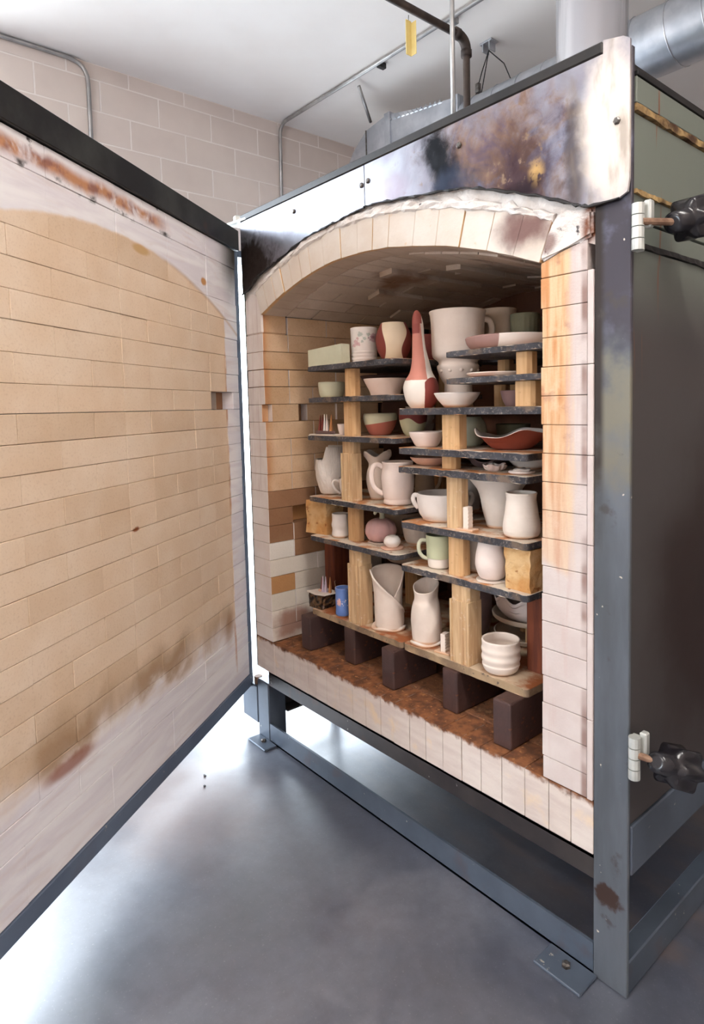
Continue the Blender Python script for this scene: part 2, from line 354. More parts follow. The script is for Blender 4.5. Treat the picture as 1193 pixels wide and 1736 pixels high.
sof = g.mix(g.ss(g.noise(6, 4, v), .3, .7), S(210, 194, 178), S(192, 174, 156)); sof = g.mix(g.ss(g.xyz(v)[1], .016, .004), sof, S(222, 184, 136)); c = g.mix(g.ss(nz[1], -.8, -.3), c, sof)
c = g.mix(g.mul(g.blob(X[0], X[2], 1.17, 1.75, .09, .06, g.mul(g.sub(g.noise(14, 5, v), .5), 1.3), .6), .92), c, S(112, 78, 74))
c = g.mulc(c, g.ramp(g.rnd(), [(0, (.95, .94, .93, 1)), (1, (1, 1, 1, 1))])); g.col(c); g.bump(g.noise(90, 4, v), .4, .003); M['ring'] = g.m
g = G('white_fibre_mortar', .95); v = g.pos(); X = g.xyz(v); c = g.mix(g.ss(g.noise(14, 6, v), .3, .7), S(236, 232, 228), S(214, 204, 196)); c = g.mix(g.ss(g.noise(30, 5, v), .66, .74), c, S(60, 56, 60))
c = g.mix(g.mul(g.mul(g.ss(X[0], 1.31, 1.335), g.ss(X[2], 1.66, 1.7)), g.ss(g.noise(20, 4, v), .3, .6)), c, S(120, 66, 36)); c = g.mix(g.mul(g.blob(X[0], X[2], 1.235, 1.70, .03, .03, g.mul(g.sub(g.noise(16, 5, v), .5), 1.4), .6), .8), c, S(120, 84, 74)); g.col(c); g.bump(g.noise(45, 6, v), .9, .01); M['mortar'] = g.m

# kiln furniture
g = G('dark_kiln_shelf', .75); v = g.pos(); nz = g.xyz(g.nor())
dk = g.mix(g.ss(g.noise(14, 5, v), .35, .65), S(72, 72, 78), S(48, 48, 54)); dk = g.mix(g.mul(g.ss(g.noise(110, 5, v, .7), .52, .72), .8), dk, S(150, 142, 132)); dk = g.mix(g.mul(g.ss(g.noise(17, 5, v), .52, .7), .7), dk, S(128, 108, 90))
tp = g.mix(g.ss(g.noise(13, 5, v), .42, .6), S(222, 208, 190), S(186, 126, 78)); tp = g.mix(g.ss(g.noise(40, 4, v), .6, .7), tp, S(146, 92, 56))
g.col(g.mix(g.ss(nz[2], .4, .75), dk, tp)); g.bump(g.noise(70, 4, v), .4, .003); M['shelf'] = g.m
g = G('tan_kiln_shelf', .8); v = g.pos(); nz = g.xyz(g.nor())
dk = g.mix(g.ss(g.noise(16, 5, v), .35, .65), S(176, 150, 118), S(134, 112, 90)); dk = g.mix(g.ss(g.noise(60, 4, v), .62, .7), dk, S(98, 86, 78))
tp = g.mix(g.ss(g.noise(11, 5, v), .42, .6), S(206, 184, 156), S(160, 92, 50)); g.col(g.mix(g.ss(nz[2], .4, .75), dk, tp)); g.bump(g.noise(60, 4, v), .5, .004); M['tanshelf'] = g.m
def postmat(name, a, b, d):
    g = G(name, .8); v = g.obj(); st = g.noise(9, 4, g.scale(v, (9, 9, .7)))
    c = g.mix(g.ss(st, .35, .65), a, b); c = g.mix(g.mul(g.ss(g.noise(50, 3, v), .6, .7), .35), c, d)
    c = g.mulc(c, g.ramp(g.rnd(), [(0, (.92, .9, .88, 1)), (1, (1, 1, 1, 1))])); g.col(c); g.bump(g.noise(60, 3, v), .15); return g.m
M['kpost'] = postmat('tan_kiln_post', S(220, 182, 136), S(206, 164, 116), S(164, 122, 82))
M['kpostw'] = postmat('streaky_kiln_post', S(224, 194, 152), S(200, 164, 124), S(236, 220, 196))
M['redpost'] = postmat('red_brown_hard_brick', S(122, 62, 36), S(98, 48, 30), S(70, 36, 24))
g = G('dark_iron_brick', .6); v = g.obj(); c = g.mix(g.ss(g.noise(11, 5, v), .35, .65), S(78, 58, 56), S(62, 46, 46)); c = g.mix(g.ss(g.noise(45, 5, v), .6, .7), c, S(104, 66, 46)); c = g.mulc(c, g.ramp(g.rnd(), [(0, (1.0, .85, .74, 1)), (1, (1, 1, 1, 1))])); g.col(c); g.bump(g.noise(70, 4, v), .4, .003); M['support'] = g.m
g = G('pitted_dark_block', .35, .3); v = g.obj(); c = g.mix(g.ss(g.vor(55, v), .2, .6), S(40, 34, 34), S(110, 82, 56)); c = g.mix(g.ss(g.noise(45, 4, v), .55, .66), c, S(22, 20, 22)); g.col(c); g.bump(g.vor(60, v), .9, .008); M['pitted'] = g.m
g = G('rough_soft_brick', .95); v = g.obj(); c = g.mix(g.ss(g.noise(16, 5, v), .35, .65), S(228, 192, 140), S(206, 152, 92)); c = g.mix(g.ss(g.noise(38, 5, v), .6, .7), c, S(164, 104, 58)); g.col(c); g.bump(g.noise(45, 6, v), .9, .008); M['soft'] = g.m

# ceramics
def clay(name, c1, c2, rough=.75, foot=None, bs=.12, bsc=90, ring=0):
    g = G(name, rough); v = g.obj(); c = g.mix(g.ss(g.noise(14, 4, v), .3, .7), c1, c2)
    c = g.mix(g.mul(g.ss(g.noise(190, 3, v, .7), .62, .74), .22), c, S(190, 164, 140))
    if foot: c = g.mix(g.ss(g.add(g.xyz(v)[2], g.mul(g.sub(g.noise(30, 2, v), .5), .004)), .012, .003), c, foot)
    g.col(c); h = g.noise(bsc, 3, v)
    if ring:
        h = g.add(g.m_('SINE', g.mul(g.xyz(v)[2], ring)), g.mul(h, .5))
    g.bump(h, bs, .002); return g.m
FT = S(214, 172, 138)
M['cream'] = clay('cream_bisque', S(240, 226, 214), S(232, 216, 203), foot=FT)
M['white'] = clay('white_bisque', S(244, 238, 233), S(236, 228, 222), foot=FT)
M['pinkwhite'] = clay('pinkish_white_bisque', S(241, 226, 218), S(234, 217, 208))
M['greyclay'] = clay('pale_grey_bisque', S(226, 217, 208), S(216, 207, 197), foot=FT)
M['beige'] = clay('beige_bisque', S(206, 186, 164), S(194, 174, 152))
M['sage'] = clay('sage_green_slip', S(202, 202, 178), S(192, 192, 167))
M['olive'] = clay('dark_olive_slip', S(126, 122, 96), S(108, 106, 84))
M['maroon'] = clay('maroon_slip', S(128, 58, 50), S(112, 48, 42))
M['dusk'] = clay('dusky_brown_slip', S(112, 88, 84), S(98, 76, 74))
M['pink'] = clay('pink_bisque', S(226, 182, 158), S(216, 170, 148))
M['pumpk'] = clay('mauve_pink_slip', S(224, 184, 182), S(214, 172, 170))
M['wash'] = clay('white_shelf_wash', S(232, 222, 212), S(216, 202, 190), .9, None, .5)
M['lavender'] = clay('lavender_slip', S(206, 190, 206), S(196, 180, 198))
M['orange'] = clay('orange_clay', S(196, 136, 86), S(184, 122, 74))
M['throw'] = clay('ring_thrown_bisque', S(240, 228, 216), S(230, 217, 204), foot=FT, ring=700, bs=.07)
g = G('shell_clay', .7); v = g.obj(); X = g.xyz(v); c = g.mix(g.ss(g.noise(40, 4, v), .4, .6), S(236, 222, 212), S(220, 196, 186)); g.col(c); g.bump(g.noise(60, 4, v), .4); M['shell'] = g.m
def lat(g, v):    # sideways coordinate of a pot
    X = g.xyz(v); return g.add(g.mul(X[0], VL.x), g.mul(X[1], VL.y)), X[2], g.add(g.mul(X[0], -VF.x), g.mul(X[1], -VF.y))
def twotone(name, f, c1, c2, rough=.72):
    g = G(name, rough); v = g.obj(); L, Z, D = lat(g, v); k = f(g, L, Z, D, v)
    n = g.noise(16, 3, v)
    g.col(g.mulc(g.mix(k, c1, c2), g.ramp(n, [(.3, (.93, .92, .91, 1)), (.7, (1, 1, 1, 1))]))); g.bump(g.noise(90, 3, v), .1); return g.m
M['halfgreen'] = twotone('green_over_terracotta', lambda g, L, Z, D, v: g.ss(g.add(Z, g.mul(L, -.14)), .0445, .0455), S(194, 116, 98), S(214, 214, 186))
M['maroongreen'] = twotone('maroon_over_sage', lambda g, L, Z, D, v: g.ss(g.add(g.add(Z, g.mul(g.m_('SINE', g.mul(L, 95)), .006)), g.mul(L, .2)), .050, .052), S(194, 194, 162), S(126, 58, 54))
M['creampatch'] = twotone('cream_with_maroon_patches', lambda g, L, Z, D, v: g.mx(g.ss(g.add(L, g.mul(g.m_('SINE', g.mul(Z, 42)), -.006)), -.032, -.034), g.ss(g.add(L, g.mul(g.m_('SINE', g.mul(Z, 50)), .009)), .033, .035)), S(240, 222, 194), S(134, 62, 54))
M['greenwhite'] = twotone('sage_over_white', lambda g, L, Z, D, v: g.ss(Z, .0325, .0335), S(240, 230, 220), S(202, 207, 172))
M['mauvewhite'] = twotone('white_with_mauve_end', lambda g, L, Z, D, v: g.ss(L, -.055, -.057), S(243, 230, 220), S(168, 132, 124))
M['mauvehalf'] = twotone('white_and_mauve_halves', lambda g, L, Z, D, v: g.ss(L, .004, .002), S(226, 212, 202), S(176, 140, 136))
M['redwhite'] = twotone('terracotta_under_white_rim', lambda g, L, Z, D, v: g.ss(g.xyz(g.nor())[2], -.05, .12), S(150, 72, 52), S(234, 218, 208))
g = G('gourd_slips', .72); v = g.obj(); L, Z, D = lat(g, v)
wob = g.mul(g.sub(g.noise(30, 3, v), .5), .004); L = g.add(L, wob); Z = g.add(Z, wob)
c = S(238, 230, 220)
belly = g.mul(g.ss(g.add(L, g.mul(g.m_('POWER', g.mul(g.sub(Z, .045), 16), 2), .012)), .006, .0075), 1)
belly = g.mul(g.ss(L, g_ if False else .006, .0075), g.ss(g.add(Z, g.mul(g.m_('POWER', g.mul(g.sub(L, .032), 36), 2), .02)), .096, .0945))
neck = g.mul(g.ss(Z, .0865, .088), g.ss(g.add(L, g.mul(g.sub(Z, .09), .10)), .0165, .0155))
c = g.mix(neck, c, S(206, 136, 120))
c = g.mix(g.mul(g.ss(Z, .232, .236), g.ss(L, -.0035, -.0045)), c, S(150, 76, 68))
c = g.mix(g.mul(g.ss(Z, .262, .266), g.ss(L, .004, .003)), c, S(160, 84, 74))
c = g.mix(belly, c, S(134, 58, 50))
g.col(c); g.bump(g.noise(26, 3, v), .35, .006); M['gourd'] = g.m
g = G('floral_decal_white', .5); v = g.obj(); L, Z, D = lat(g, v); fr = g.ss(D, .0, .004)
c = g.mix(g.ss(g.noise(16, 3, v), .3, .7), S(240, 234, 228), S(232, 224, 218))
n = g.noise(150, 3, v)
def fl(cx, cz, r, col_, c):
    b = g.blob(L, Z, cx, cz, r, r, g.mul(g.sub(n, .5), 2.2), .25); return g.mix(g.mul(g.mul(b, fr), .7), c, col_)
c = fl(.034, .088, .016, S(176, 122, 138), c); c = fl(.033, .09, .006, S(138, 78, 96), c)
for a in ((-.028, .075, .008), (-.018, .066, .007), (-.034, .062, .006), (-.022, .086, .005)): c = fl(*a, S(206, 156, 160), c)
for a in ((-.012, .100, .010), (.004, .085, .006), (.016, .098, .007), (-.006, .075, .005)): c = fl(*a, S(168, 182, 170), c)
g.col(c); g.bump(g.mul(g.m_('SINE', g.mul(Z, 520)), g.ss(Z, .048, .04)), .4, .002); M['floral'] = g.m
g = G('blue_slip_with_flowers', .5); v = g.obj(); L, Z, D = lat(g, v)
c = g.mix(g.ss(g.noise(16, 3, v), .3, .7), S(110, 142, 206), S(96, 128, 196)); n = g.noise(160, 3, v)
c = g.mix(g.blob(L, Z, -.013, .054, .008, .013, g.mul(g.sub(n, .5), 2), .3), c, S(230, 186, 180))
c = g.mix(g.mul(g.blob(L, Z, .012, .052, .018, .013, g.mul(g.sub(n, .5), .8), .3), g.ss(g.vor(150, v), .42, .3)), c, S(240, 234, 236))
c = g.mix(g.ss(g.xyz(g.nor())[2], .75, .9), c, S(196, 186, 196)); c = g.mix(g.ss(Z, .004, .002), c, S(236, 226, 218)); g.col(c); M['blue'] = g.m
g = G('carved_white_bisque', .75); v = g.obj(); c = g.mix(g.ss(g.noise(14, 4, v), .3, .7), S(244, 239, 233), S(236, 229, 222)); c = g.mix(g.ss(g.xyz(v)[2], .006, .002), c, FT); g.col(c); g.bump(g.noise(16, 3, g.scale(v, (3, 3, .6)), .5, 3.0), .9, .006); M['carved'] = g.m

# ------------------------------------------------------------------ the room
def flat(name, b, mat, bev=0): return struct(boxo(name, b, mat, None, bev))
flat('floor', (XW-.2, XR, YF-.2, YB, -.12, 0), M['floor'])
flat('ceiling', (XW-.2, XR, YF-.2, YB, ZC, ZC+.1), M['ceiling'])
flat('wall_back', (XW-.2, XR, YB, YB+.2, 0, ZC), M['block'])
flat('wall_right', (XR, XR+.2, YF-.2, YB+.2, -.12, ZC+.1), M['block'])
bm = bmesh.new()
box(bm, XW-.2, FRO[0], YF-.2, YF, 0, ZC); box(bm, FRO[1], XR, YF-.2, YF, 0, ZC)
box(bm, FRO[0], FRO[1], YF-.2, YF, 0, FRO[2]); box(bm, FRO[0], FRO[1], YF-.2, YF, FRO[3], ZC)
struct(mesh_obj('wall_front', bm, M['block']))
t = struct(boxo('trim_1', (FRO[0]-.06, FRO[1]+.06, YF, YF+.05, FRO[2]-.06, FRO[2]), M['bluegrey']))
struct(boxo('ground', (XW-14, XW-.2, -14, 14, -.2, -.08), M['outside'], None, 0))
wl = empty('wall_left', (XW, 0, 0)); struct(wl)
# grout face behind the blocks, with both openings left free
bm = bmesh.new(); a, b = -.2, -.0018
box(bm, a, b, YF-.2, BAY[0], 0, ZC); box(bm, a, b, BAY[0], BAY[1], BAY[2], ZC); box(bm, a, b, BAY[1], DOR[0], 0, ZC)
box(bm, a, b, DOR[0], DOR[1], DOR[2], ZC); box(bm, a, b, DOR[1], YB, 0, ZC)
mesh_obj('grout', bm, M['grout'], wl)
bh, bl, gj = .2032, .404, .0085
cache = {}
def blockmesh(L_, H):
    k = (round(L_, 3), round(H, 3))
    if k not in cache:
        bm = bmesh.new(); box(bm, -.1, 0, 0, L_, 0, H, .0022); o = mesh_obj('block', bm, M['block']); cache[k] = o.data
        bpy.data.objects.remove(o)
    return cache[k]
zj = 3.567; rows = []
k = 0
while zj-(k+1)*bh > 2.55: rows.append((zj-(k+1)*bh, zj-k*bh, k)); k += 1
rows.append((zj, ZC, -1))
for z0, z1, k in rows:
    off = .284 if k % 2 == 0 else .48
    y = off-bl*math.ceil((off+1.3)/bl)
    while y < 5.4:
        y0, y1 = max(y, -.9 if z0 >= BAY[2] else BAY[1]), min(y+bl, 5.6)
        if y1-y0 > .05 and (z0 >= BAY[2]-1e-3 or y0 > DOR[1] or (z0 > DOR[2]-.01 and y0 >= BAY[1])):
            share('block', blockmesh(y1-y0-gj, z1-z0-gj), wl, (0, y0+gj/2, z0+gj/2))
        y += bl
# the lower and farther courses, one piece
bm = bmesh.new(); zl = rows[-2][0]
r = 0
while zl-r*bh > .05:
    z1 = zl-r*bh; z0 = max(z1-bh, 0); y = YF+(0 if r % 2 else .2)
    while y < YB-.1:
        y0, y1 = y, min(y+bl, YB)
        for lo, hi in ((YF, BAY[0]), (BAY[1], DOR[0]), (DOR[1], YB)):
            c0, c1 = max(y0, lo), min(y1, hi)
            if c1-c0 > .06: box(bm, -.1, 0, c0+gj/2, c1-gj/2, z0+gj/2, z1-gj/2)
        y += bl
    r += 1
for z0, z1, k in rows:
    y = YF
    while y < -.91:
        y1 = min(y+bl, -.9)
        if z0 > BAY[2] or y1 < BAY[0]: box(bm, -.1, 0, y+gj/2, y1-gj/2, z0+gj/2, z1-gj/2)
        y += bl
o = mesh_obj('lower_blocks', bm, M['block'], wl); o['kind'] = 'stuff'
for i, (y0, y1, zt) in enumerate((BAY, DOR)):
    bm = bmesh.new()
    box(bm, -.22, .02, y0, y0+.05, 0, zt); box(bm, -.22, .02, y1-.05, y1, 0, zt); box(bm, -.22, .02, y0, y1, zt-.05, zt)
    struct(mesh_obj(f'door_{i+1}', bm, M['bluegrey'], None, (XW, 0, 0)))

# ------------------------------------------------------------------ the kiln
XL, X0, X1, XP, XE = -.155, -.032, 1.212, 1.349, 1.432     # brick left, opening left / right, post inner, post outer
ZQ, ZB, ZS, ZT, DEP = .295, .424, 1.672, 2.055, 1.0
kiln = empty('kiln', (.64, .6, 0)); KO = -Vector((.64, .6, 0))
tag(kiln, 'large brick kiln in grey steel frame, door swung open, loaded with pots', 'kiln')
def kp(name, b, mat, bev=.003, parent=None):
    o = boxo(name, b, mat, parent or kiln, bev)
    if not parent: o.location = KO
    return o
def kmesh(name, bm, mat, parent=None, smooth=False): return mesh_obj(name, bm, mat, parent or kiln, KO if not parent else None, smooth)
kp('post', (XP, XE, 0, .011, 0, ZT-.002), M['post'], .002)
kp('post', (XL-.01, XL+.075, .0, .08, 0, ZQ-.055), M['bluegrey'], .004)
kp('post', (XP, XE, 1.3, 1.38, 0, ZT-.002), M['bluegrey'], .004)
kp('post', (XL-.01, XL+.075, 1.3, 1.38, 0, ZT-.002), M['bluegrey'], .004)
bm = bmesh.new(); box(bm, XL+.076, XP-.001, .004, .012, .236, ZQ-.002); box(bm, XL+.076, XP-.001, .004, .07, ZQ-.010, ZQ-.003)
kmesh('front_rail', bm, M['dkrail'])
bm = bmesh.new(); box(bm, XL+.076, XP-.001, .002, .010, 0.002, .078); box(bm, XL+.076, XP-.001, .002, .06, .001, .009)
kmesh('base_beam', bm, M['bluegrey'])
kp('base_beam', (XE-.045, XE-.002, .0115, 1.299, 0.001, .078), M['bluegrey'])
kp('brace_leg', (XL+.02, XL+.08, .331, .345, 0, .262), M['bluegrey'])
kp('side_rail', (XE-.012, XE+.0035, .0115, 1.299, .285, .40), M['bluegrey'])
kp('cross_brace', (XL+.02, XL+.028, .081, .33, .105, .178), M['dkrail'], .001)
kp('cross_brace', (XL+.029, XL+.085, .081, .33, .104, .111), M['dkrail'], .001)
kp('bottom_pan', (XL, XP, .071, 1.3, .262, ZQ-.003), M['dkrail'], 0)
for x0, x1, y0, y1 in ((-.158, -.03, -.055, .0), (1.235, 1.36, -.075, .0)):
    f = kp('foot_plate', (x0, x1, y0, y1, 0.0, .008), M['bluegrey'], .002)
    bm = bmesh.new(); lathe(bm, [(0, 0), (.011, 0), (.011, .007), (.006, .010), (0, .010)], 6)
    mesh_obj('bolt', bm, M['bolt'], f, ((x0+x1)/2, (y0+y1)/2+.006, .008))
# bracket under the hinge of the door
kp('hinge_bracket', (-.285, XL-.011, -.002, .045, .05, .205), M['bluegrey'], .003)
bm = bmesh.new(); tube(bm, [(-.19, .02, .205), (-.19, .02, .236)], .016, 12); kmesh('hinge_pin', bm, M['rod'])
bm = bmesh.new(); prism_xy(bm, [(-.235, -.03), (-.10, -.012), (-.06, .03), (-.10, .07), (-.22, .06)], 2.058, 2.066); hp = kmesh('hinge_plate', bm, M['whitesteel'])
bm = bmesh.new(); lathe(bm, [(0, 0), (.019, 0), (.019, .004), (.017, .004), (.017, .026), (.012, .031), (0, .031)], 6); mesh_obj('bolt', bm, M['whitesteel'], hp, (-.205, .01, 2.066))
# roof and sides
kp('roof_plate', (XL+.004, XE-.06, -.013, 1.38, ZT+.001, ZT+.026), M['black'], .003)
kp('side_panel', (XE-.02, XE-.002, .0115, 1.299, .402, 1.655), M['side'], .001)
kp('side_panel', (XE-.02, XE-.002, .0115, 1.299, 1.668, 1.708), M['side'], .001)
kp('side_panel', (XE-.02, XE-.002, .0115, 1.299, 1.714, 1.764), M['side'], .001)
kp('side_panel', (XE-.02, XE-.002, .0115, 1.299, 1.770, 1.925), M['side'], .001)
kp('side_panel', (XE-.02, XE+.0035, .0115, 1.299, 1.944, 1.995), M['side'], .001)
kp('side_cap', (XE-.03, XE+.006, .0115, 1.36, 1.9965, 2.006), M['black'], .001)
kp('side_panel', (XL-.006, XL-.0003, .0005, 1.299, .296, 2.04), M['side'], .001)
kp('back_panel', (XL+.08, XP-.005, 1.30, 1.32, .29, 2.04), M['side'], .001)
def rag(z0, z1, amp, seed, yA=.013, yB=1.29, x=XE-.003):
    rr = random.Random(seed); bm = bmesh.new(); n = 60; top = []; bot = []; prev = 0
    for i in range(n+1):
        y = yA+(yB-yA)*i/n; prev = prev*.7+rr.uniform(-1, 1)*.5; top.append((y, z1)); bot.append((y, z0-amp*abs(prev)))
    pts = top+bot[::-1]
    a = [bm.verts.new((x-.012, y, z)) for y, z in pts]; b = [bm.verts.new((x+.005+.003*rr.random(), y, z)) for y, z in pts]
    N = len(pts)
    for i in range(n):
        j = N-1-i
        bm.faces.new((a[i], a[i+1], a[j-1], a[j])); bm.faces.new((b[i], b[j], b[j-1], b[i+1]))
    for i in range(N): bm.faces.new((a[i], b[i], b[(i+1) % N], a[(i+1) % N]))
    return bm
kmesh('insulation_strip', rag(1.931, 1.943, .010, 3), M['rusty']); kmesh('insulation_strip', rag(1.765, 1.773, .004, 5, .013, .6), M['rusty'])
kmesh('seam_gasket', rag(1.657, 1.667, .006, 8), M['black'])
# clamps on the right side: barrel, rod, lobed knob
def clamp(zb, p0, p1):
    c = empty('door_clamp', KO+Vector((XE+.02, -.012, zb)), 0, kiln)
    for q in range(4):
        bm = bmesh.new(); tube(bm, [(0, 0, q*.0235), (0, 0, q*.0235+.0215)], .0125, 12); mesh_obj('barrel_ring', bm, M['whitesteel'], c)
    bm = bmesh.new(); box(bm, .004, .02, .012, .03, .045, .10, .003); mesh_obj('lug', bm, M['whitesteel'], c)
    bm = bmesh.new(); box(bm, -.012, .004, .012, .02, .0, .09, .001); mesh_obj('hinge_leaf', bm, M['whitesteel'], c)
    org = Vector((XE+.02, -.012, zb)); a = Vector(p0)-org; b = Vector(p1)-org
    bm = bmesh.new(); tube(bm, [Vector((.008, .0, .055)), a+(b-a)*.1], .0075, 10); mesh_obj('rod', bm, M['rod'], c)
    d = (b-a).normalized(); ax = d.cross(Vector((0, 0, 1))).normalized(); ay = d.cross(ax)
    bm = bmesh.new(); rings = []
    for t_, r_, lob in ((0, .010, 0), (0, .021, 0), (.30, .023, 0), (.34, .028, .0), (.37, .036, .10), (.40, .040, .15), (.94, .043, .16), (1.0, .038, .13), (1.0, .0, 0)):
        ctr = a+(b-a)*t_
        rings.append([bm.verts.new(ctr+(ax*math.cos(2*PI*k/72)+ay*math.sin(2*PI*k/72))*max(r_, .001)*(1+lob*math.cos(6*2*PI*k/72))) for k in range(72)])
    for u, v_ in zip(rings, rings[1:]):
        for k in range(72): bm.faces.new((u[k], u[(k+1) % 72], v_[(k+1) % 72], v_[k]))
    bm.faces.new(rings[0]); bm.faces.new(rings[-1]); mesh_obj('knob', bm, M['knob'], c, None, True)
clamp(1.641, (1.497, .045, 1.695), (1.505, .165, 1.727)); clamp(.530, (1.497, -.005, .582), (1.505, .125, .518))
# arch curve of the chamber (measured)
AP = [(-.032, 1.690), (.05, 1.722), (.136, 1.752), (.23, 1.777), (.32, 1.795), (.41, 1.806), (.493, 1.809), (.58, 1.807), (.687, 1.799), (.795, 1.781), (.922, 1.756), (1.044, 1.722), (1.13, 1.692), (1.212, 1.660)]
def arch(x):
    x = max(AP[0][0], min(AP[-1][0], x))
    for (a, za), (b, zb) in zip(AP, AP[1:]):
        if x <= b: return za+(zb-za)*(x-a)/(b-a)
NV = 18
def archpt(i, off=0.0, n=NV):
    x = X0+(X1-X0)*i/n; e = .03
    t_ = Vector((2*e, arch(x+e)-arch(x-e) if X0+e < x < X1-e else (arch(min(x+e, X1))-arch(max(x-e, X0)))*2*e/(min(x+e, X1)-max(x-e, X0))))
    nn = Vector((-t_.y, t_.x)).normalized(); return Vector((x, arch(x)))+nn*off
# header sheets
low = [(-.152, 1.782), (-.10, 1.795), (-.037, 1.831), (.05, 1.853), (.128, 1.871), (.277, 1.905), (.411, 1.918), (.50, 1.927), (.596, 1.934)]
low2 = [(.6, 1.934), (.70, 1.925), (.794, 1.913), (.927, 1.896), (1.007, 1.881), (1.118, 1.845), (1.218, 1.806), (1.309, 1.766), (1.338, 1.756), (1.41, 1.756), (1.428, 1.764)]
bm = bmesh.new(); prism_xz(bm, low+[(.596, ZT), (-.152, ZT)], -.010, -.004); h1 = kmesh('header_sheet', bm, M['header'])
bm = bmesh.new(); prism_xz(bm, low2+[(1.432, 1.79), (1.432, 2.062), (1.418, 2.072), (1.373, ZT+.027), (1.373, ZT), (.6, ZT)], -.0105, -.0045); h2 = kmesh('header_sheet', bm, M['header'])
def edge_seal(pts, seed):
    r_ = random.Random(seed); P = cr([(a, b, 0) for a, b in pts], 46); bm = bmesh.new()
    tube(bm, [(p.x, -.011, p.y+r_.uniform(-.002, .002)) for p in P], [r_.uniform(.0015, .0048) for p in P], 6); return bm
kmesh('burnt_seal', edge_seal(low, 3), M['black']); kmesh('burnt_seal', edge_seal(low2[:-1], 5), M['black'])
for h, x, z in ((h1, .585, 2.0), (h1, .22, 2.01), (h2, .615, 2.005), (h2, .975, 1.995), (h2, 1.405, 1.91)):
    bm = bmesh.new(); lathe(bm, [(0, 0), (.008, 0), (.008, .003), (.005, .005), (0, .005)], 6)
    o = mesh_obj('bolt', bm, M['bolt'], h, (x, -.0105, z)); o.rotation_euler = (PI/2, 0, 0)
# white mortar filling between ring and sheet
pts = [tuple(archpt(i, .07, 30)) for i in range(31)]
bm = bmesh.new(); prism_xz(bm, [(XL, pts[0][1]-.06)]+pts+[(XP-.001, pts[-1][1]-.05), (XP-.001, ZT-.004), (XL, ZT-.004)], .006, .11); kmesh('mortar_fill', bm, M['mortar'])
rr = random.Random(4); bm = bmesh.new(); A_ = []; B_ = []
for i in range(61):
    A_.append(tuple(archpt(i, .088, 60))); B_.append(tuple(archpt(i, .106+.014*rr.random()+.012*math.sin(PI*i/60), 60)))
fr = [[bm.verts.new((A_[i][0]+(B_[i][0]-A_[i][0])*j/4, (-.004-.007*rr.random() if 0 < j < 4 else .002), A_[i][1]+(B_[i][1]-A_[i][1])*j/4+rr.uniform(-.002, .002))) for j in range(5)] for i in range(61)]
for i in range(60):
    for j in range(4): bm.faces.new((fr[i][j], fr[i+1][j], fr[i+1][j+1], fr[i][j+1]))
bk = [[bm.verts.new((f[j].co.x, .012, f[j].co.z)) for j in (0, 4)] for f in fr]
for i in range(60):
    bm.faces.new((fr[i][0], fr[i+1][0], bk[i+1][0], bk[i][0])); bm.faces.new((fr[i][4], bk[i][1], bk[i+1][1], fr[i+1][4])); bm.faces.new((bk[i][0], bk[i+1][0], bk[i+1][1], bk[i][1]))
bm.faces.new(fr[0]+[bk[0][1], bk[0][0]]); bm.faces.new(fr[60]+[bk[60][1], bk[60][0]]); kmesh('mortar_bead', bm, M['mortar'])
# arch ring bricks
cuts = [0, .8, 1.6, 2.4, 3.15, 4.0, 4.8, 5.9, 7.2, 8.4, 9.4, 10.4, 11.9, 13.2, 14.4, 15.7, 16.9, 18]
for a, b in zip(cuts, cuts[1:]):
    bm = bmesh.new(); gpp = .012; prism_xz(bm, [tuple(archpt(a+gpp, 0)), tuple(archpt((a+b)/2, 0)), tuple(archpt(b-gpp, 0)), tuple(archpt(b-gpp, .096)), tuple(archpt((a+b)/2, .097)), tuple(archpt(a+gpp, .096))], -.001-rr.random()*.005, .105)
    bmesh.ops.bevel(bm, geom=bm.edges[:], offset=.0012, segments=1, affect='EDGES'); kmesh('arch_brick', bm, M['ring'])
# springer pieces at both ends of the arch
bm = bmesh.new(); prism_xz(bm, [(XL, 1.622), (X0, 1.622), (X0-.001, 1.688), (-.055, 1.765), (-.10, 1.782), (XL, 1.760)], 0, .11); bmesh.ops.bevel(bm, geom=bm.edges[:], offset=.006, segments=1, affect='EDGES'); kmesh('springer', bm, M['wbrick'])
bm = bmesh.new(); prism_xz(bm, [(X1, 1.625), (XP-.018, 1.625), (XP-.018, 1.690), (X1+.05, 1.674), (X1, 1.658)], 0, .11); bmesh.ops.bevel(bm, geom=bm.edges[:], offset=.0015, segments=1, affect='EDGES'); kmesh('springer', bm, M['jamb'])
rr0 = random.Random(9); bm = bmesh.new(); prism_xz(bm, [(X1+.002, 1.660), (X1+.05, 1.676), (1.29, 1.690), (1.31, 1.683), (XP-.003, 1.695), (XP-.003, 1.75), (1.315, 1.757), (1.285, 1.755), (1.262, 1.762), (1.246, 1.745), (1.230, 1.72), (1.212, 1.672)], -.0065, .10); bmesh.ops.bevel(bm, geom=bm.edges[:], offset=.006, segments=2, affect='EDGES'); kmesh('mortar_lump', bm, M['mortar'])
